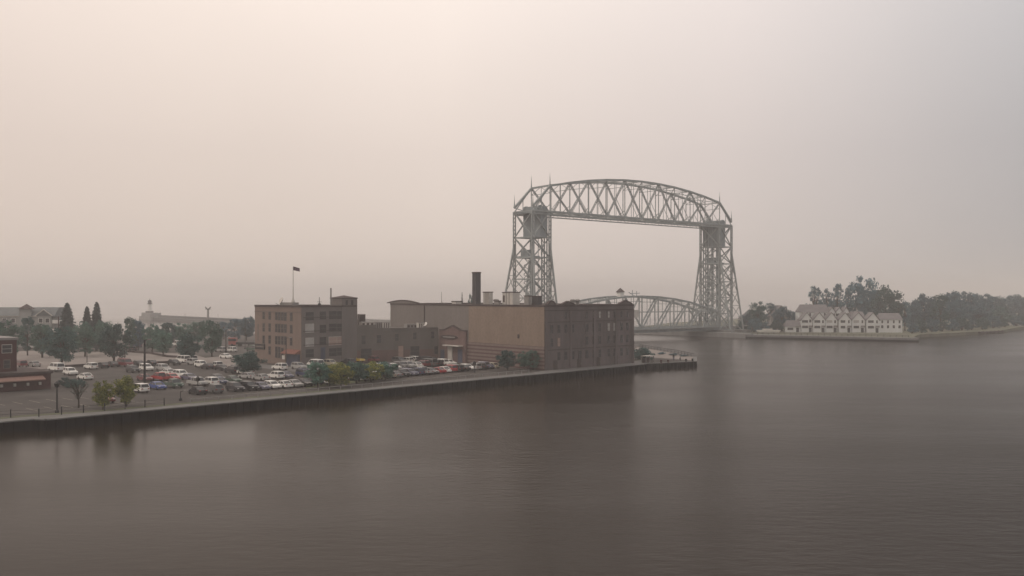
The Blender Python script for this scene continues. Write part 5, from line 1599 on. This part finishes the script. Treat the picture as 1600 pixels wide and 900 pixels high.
light_pole(89, 645, 598.5, 'black street lamp with round lantern at the quay step near the red wing', 'lantern', 'street_lamp', r0=.14)
light_pole(226, 606, 531, 'tall dark light pole rising from the lower car park before the gravel lot', 'arm', r0=.26)
light_pole(136, 574, 545, 'twin-armed light pole on the pale gravel lot', 'twin')
light_pole(195, 568, 541, 'slim light pole just past the large tree on the gravel lot', 'arm')
light_pole(309, 612, 590.5, 'short dark lamp at the start of the front row of cars', 'lantern', 'street_lamp')
light_pole(353, 558, 515, 'dark utility pole beside the two pale cars on the road', 'arm', r0=.2)
light_pole(447, 578, 528, 'slim light pole standing in front of the brick building entrance', 'arm', r0=.13)
light_pole(282, 626, 611, 'thin short post lamp near the blue car by the quay', 'arm', r0=.08)
light_pole(294, 560, 520, 'thin grey pole behind the corner tree', 'arm', r0=.1)
light_pole(383, 545, 500, 'thin pole near the office building wall by the hazy trees', 'arm', r0=.1)
light_pole(558 + 62, 588, 570, 'short post lamp at the end of the island trees', 'lantern', 'street_lamp')
light_pole(741, 582, 566, 'short post lamp beside the warehouse end of the front row', 'lantern', 'street_lamp')

gp = 'fence posts along the quay'
fa = MB()
cnt = 0
posts = []
for s_ in [-16 + 3.3 * i for i in range(12)]:
    tt = 6.2 if s_ < -1 else 4.2
    posts.append((s_, tt))
fq = thing('quay_fence', tuple(lot(-16, 6.2)), 'post and cable fence along the quay edge of the lower car park', 'fence')
for s_, tt in posts:
    q = lot(s_, tt)
    MB().beam(q, q + Vector((0, 0, 1.25)), .14).build('post', M_black, fq)
cbm = MB()
for (s0, t0), (s1, t1) in zip(posts, posts[1:]):
    for hh in (.55, 1.05):
        cbm.beam(lot(s0, t0, G + hh), lot(s1, t1, G + hh), .035)
cbm.build('cable', M_black, fq)
fq = thing('quay_fence', tuple(lot(25, 4.2)), 'low rail fence between the front row of cars and the harbour wall', 'fence')
for i in range(34):
    q = lot(25 + i * 2.6, 4.2)
    MB().beam(q, q + Vector((0, 0, .75)), .12).build('post', M_grey, fq)
MB().beam(lot(25, 4.2, G + .7), lot(25 + 33 * 2.6, 4.2, G + .7), .1).build('rail', M_grey, fq)
# parking kerb wall between lot and gravel
kw = MB()
for a_, b_ in ((P(90, 575.5), P(150, 571.5)), (P(150, 571.5), P(225, 569.5)), (P(225, 569.5), P(262, 568))):
    kw.beam((a_.x, a_.y, G + .35), (b_.x, b_.y, G + .35), .3, .7)
tag(kw.build('low_wall', M_trim, None, tuple(P(90, 575.5))), 'low dark retaining wall at the near edge of the gravel lot', 'wall')
kw = MB()
for a_, b_ in ((P(198, 550), P(235, 553)), (P(235, 553), P(262, 558)), (P(262, 558), P(300, 560))):
    kw.beam((a_.x, a_.y, G + .3), (b_.x, b_.y, G + .3), .3, .6)
tag(kw.build('low_wall', M_trim, None, tuple(P(198, 550))), 'low dark wall at the far edge of the gravel lot', 'wall')
# grass verge by the island trees
struct(MB().sheet([P(478, 607), P(625, 590), P(612, 585), P(478, 600)], Z2).build('grass_island', M_grass), 'stuff')

# point: rail fence, hut, people, bollards
pf = thing('point_fence', tuple(PY(1000, 328)), 'long dark rail fence along the channel edge of the point', 'fence')
ln = [PY(1000, 330), PY(1022, 315), P(1060, 552.5), P(1085, 558.2)]
mm = MB()
for a_, b_ in zip(ln, ln[1:]):
    a_ = Vector((a_.x, a_.y, G)); b_ = Vector((b_.x, b_.y, G))
    mm.beam(a_ + Vector((0, 0, 1.0)), b_ + Vector((0, 0, 1.0)), .16).beam(a_ + Vector((0, 0, .5)), b_ + Vector((0, 0, .5)), .1)
    n_ = max(2, int((b_ - a_).length / 3))
    for i in range(n_):
        q = a_.lerp(b_, i / n_)
        MB().beam(q, q + Vector((0, 0, 1.05)), .14).build('post', M_black, pf)
mm.build('rail', M_black, pf)
q = P(1012, 566.5)
hu = thing('dock_shelter', tuple(q), 'small flat white shelter at the water edge past the warehouse', 'shelter')
MB().prism([q - QD * 2 - ND * .9, q + QD * 2 - ND * .9, q + QD * 2 + ND * .9, q - QD * 2 + ND * .9], G + 1.75, G + 1.95).build('roof', M_light, hu)
for ss in (-1.8, 0, 1.8):
    for tt in (-.7, .7):
        v = q + QD * ss + ND * tt
        MB().beam(v, v + Vector((0, 0, 1.75)), .16).build('post', M_grey, hu)
MB().prism([q - QD * 1.7 + ND * .72, q + QD * 1.7 + ND * .72, q + QD * 1.7 + ND * .80, q - QD * 1.7 + ND * .80], G, G + 1.2).build('back_panel', M_trim, hu)
for i, px_ in enumerate((1033, 1044, 1072, 1082)):
    q = P(px_, 567.2 - (px_ - 1033) * .05)
    tag(MB().lathe(tuple(q), [(.3, 0), (.26, .1), (.2, .5), (.32, .6), (.34, .75), (.1, .85)], 10).build('mooring_bollard', M_oxb if i < 2 else M_black, None, tuple(q)),
        ('reddish bollard on the point, nearest the shelter', 'reddish bollard on the point, second from the shelter', 'black bollard on the point, third from the shelter', 'black bollard at the very tip of the point')[i], 'bollard', 'bollards on the point')


def person(px, by, label, top_m, leg_m, face=0.0, pose=0):
    q = P(px, by)
    o = thing('person', tuple(q), label, 'person', 'people on the point')
    o.rotation_euler.z = face
    a_ = .10 if pose == 0 else .22
    V_ = [(0, 0, .98), (0, 0, 1.2), (0, 0, 1.42), (0, .01, 1.53), (0, .02, 1.64), (0, .02, 1.76),
          (.20, 0, 1.40), (.25, .02, 1.12), (.24, .12, .88), (-.20, 0, 1.40), (-.25, .02, 1.12), (-.24, .12, .88),
          (.10, 0, .90), (.11, a_, .48), (.12, a_ * .2, .07), (.12, .18, .03), (-.10, 0, .90), (-.11, -a_ * .3, .48), (-.12, -a_, .07), (-.12, .1, .03)]
    R_ = [.15, .14, .15, .06, .10, .085, .065, .048, .035, .065, .048, .035, .095, .065, .045, .04, .095, .065, .045, .04]
    E_ = [(0, 1), (1, 2), (2, 3), (3, 4), (4, 5), (2, 6), (6, 7), (7, 8), (2, 9), (9, 10), (10, 11), (0, 12), (12, 13), (13, 14), (14, 15), (0, 16), (16, 17), (17, 18), (18, 19)]
    me = bpy.data.meshes.new('body'); me.from_pydata(V_, E_, []); me.materials.append(top_m)
    b_ = bpy.data.objects.new('body', me); COL.objects.link(b_); b_.parent = o
    md = b_.modifiers.new('skin', 'SKIN')
    for i, r_ in enumerate(R_):
        me.skin_vertices[0].data[i].radius = (r_, r_ * .85)
    me.skin_vertices[0].data[0].use_root = True
    b_.modifiers.new('sub', 'SUBSURF').render_levels = 1
    MB().lathe((0, .01, 1.66), [(.06, -.02), (.115, .03), (.118, .09), (.08, .14), (.02, .16)], 10).build('hair', M_bark, o, (0, 0, 0))
    tr = MB()
    for sx_, yy_ in ((.105, a_), (-.105, -a_ * .3)):
        tr.cone((sx_, 0, .95), (sx_, yy_, .48), .125, .095, 10).cone((sx_, yy_, .49), (sx_ * 1.1, (a_ * .2 if sx_ > 0 else -a_), .1), .095, .07, 10)
    tr.build('trousers', leg_m, o, (0, 0, 0))
    return o


try:
    person(1052.5, 563.5, 'person in dark jacket standing at the water edge of the point', M_black, M_blue, 2.8)
    person(1063, 564, 'person in grey top walking near the tip of the point', M_grey, M_black, 1.2, 1)
except Exception as ex:
    print('person skipped', ex)

# shoreline bits on the far side
q0, q1 = PY(1530, 480, 0), PY(1566, 497, 0)
jt = thing('jetty', tuple(q0), 'low dark jetty along the wooded far shore', 'jetty')
jm = MB()
jm.beam((q0.x, q0.y, .9), (q1.x, q1.y, .9), 1.6, .5)
jm.build('deck', M_trim, jt)
for i in range(7):
    v = q0.lerp(q1, i / 6)
    MB().cone((v.x, v.y, -.8), (v.x, v.y, 1.6), .22, .2, 6).build('pile', M_trim, jt)
bq = PY(1590, 575, ZS)
Fb = Face(bq, (1, .1), (.1, -1))
bo = gabled_unit(Fb, -3.5, 3.5, ZS + 1.8, ZS + 3.4, 6, 'small white boathouse on the far shore beneath faded trees', ridge='along', wins=False)
bo.name = 'boathouse'; bo['category'] = 'boathouse'; del bo['group']
bt = PY(1200, 455, ZS)
o = thing('parked_boat', tuple(bt), 'long white covered boat on the far bank beside the bridge tower', 'boat')
h_ = MB().hexa([(bt.x - 5, bt.y - 1, ZS + .5), (bt.x + 5, bt.y - 1, ZS + .5), (bt.x + 5, bt.y + 1, ZS + .5), (bt.x - 5, bt.y + 1, ZS + .5),
                (bt.x - 6, bt.y - 1.5, ZS + 1.6), (bt.x + 6, bt.y - 1.5, ZS + 1.6), (bt.x + 5.4, bt.y + 1.5, ZS + 1.6), (bt.x - 5.4, bt.y + 1.5, ZS + 1.6)])
h_.build('hull', M_white, o)
MB().box(bt.x - 2.5, bt.x + 2, bt.y - .9, bt.y + .9, ZS + 1.603, ZS + 2.3).build('cover', M_light, o)
MB().box(bt.x - 3, bt.x - 2.6, bt.y - .8, bt.y + .8, ZS, ZS + .5).box(bt.x + 2.6, bt.x + 3, bt.y - .8, bt.y + .8, ZS, ZS + .5).build('cradle', M_trim, o)

# ------------------------------------------------------------------ smoke haze
hm = bpy.data.materials.new('smoke_haze')
hm.use_nodes = True
ht = hm.node_tree
for n_ in list(ht.nodes):
    ht.nodes.remove(n_)
ho_ = ht.nodes.new('ShaderNodeOutputMaterial')
hv = ht.nodes.new('ShaderNodeVolumePrincipled')
hv.inputs['Color'].default_value = (*HAZE_COLOR, 1)
hv.inputs['Density'].default_value = HAZE_DENSITY
hv.inputs['Anisotropy'].default_value = 0.2
ht.links.new(hv.outputs[0], ho_.inputs['Volume'])
hz = MB().box(-9000, 9000, -500, 9000, -1.9, 79).build('haze', hm)
hz['kind'] = 'stuff'
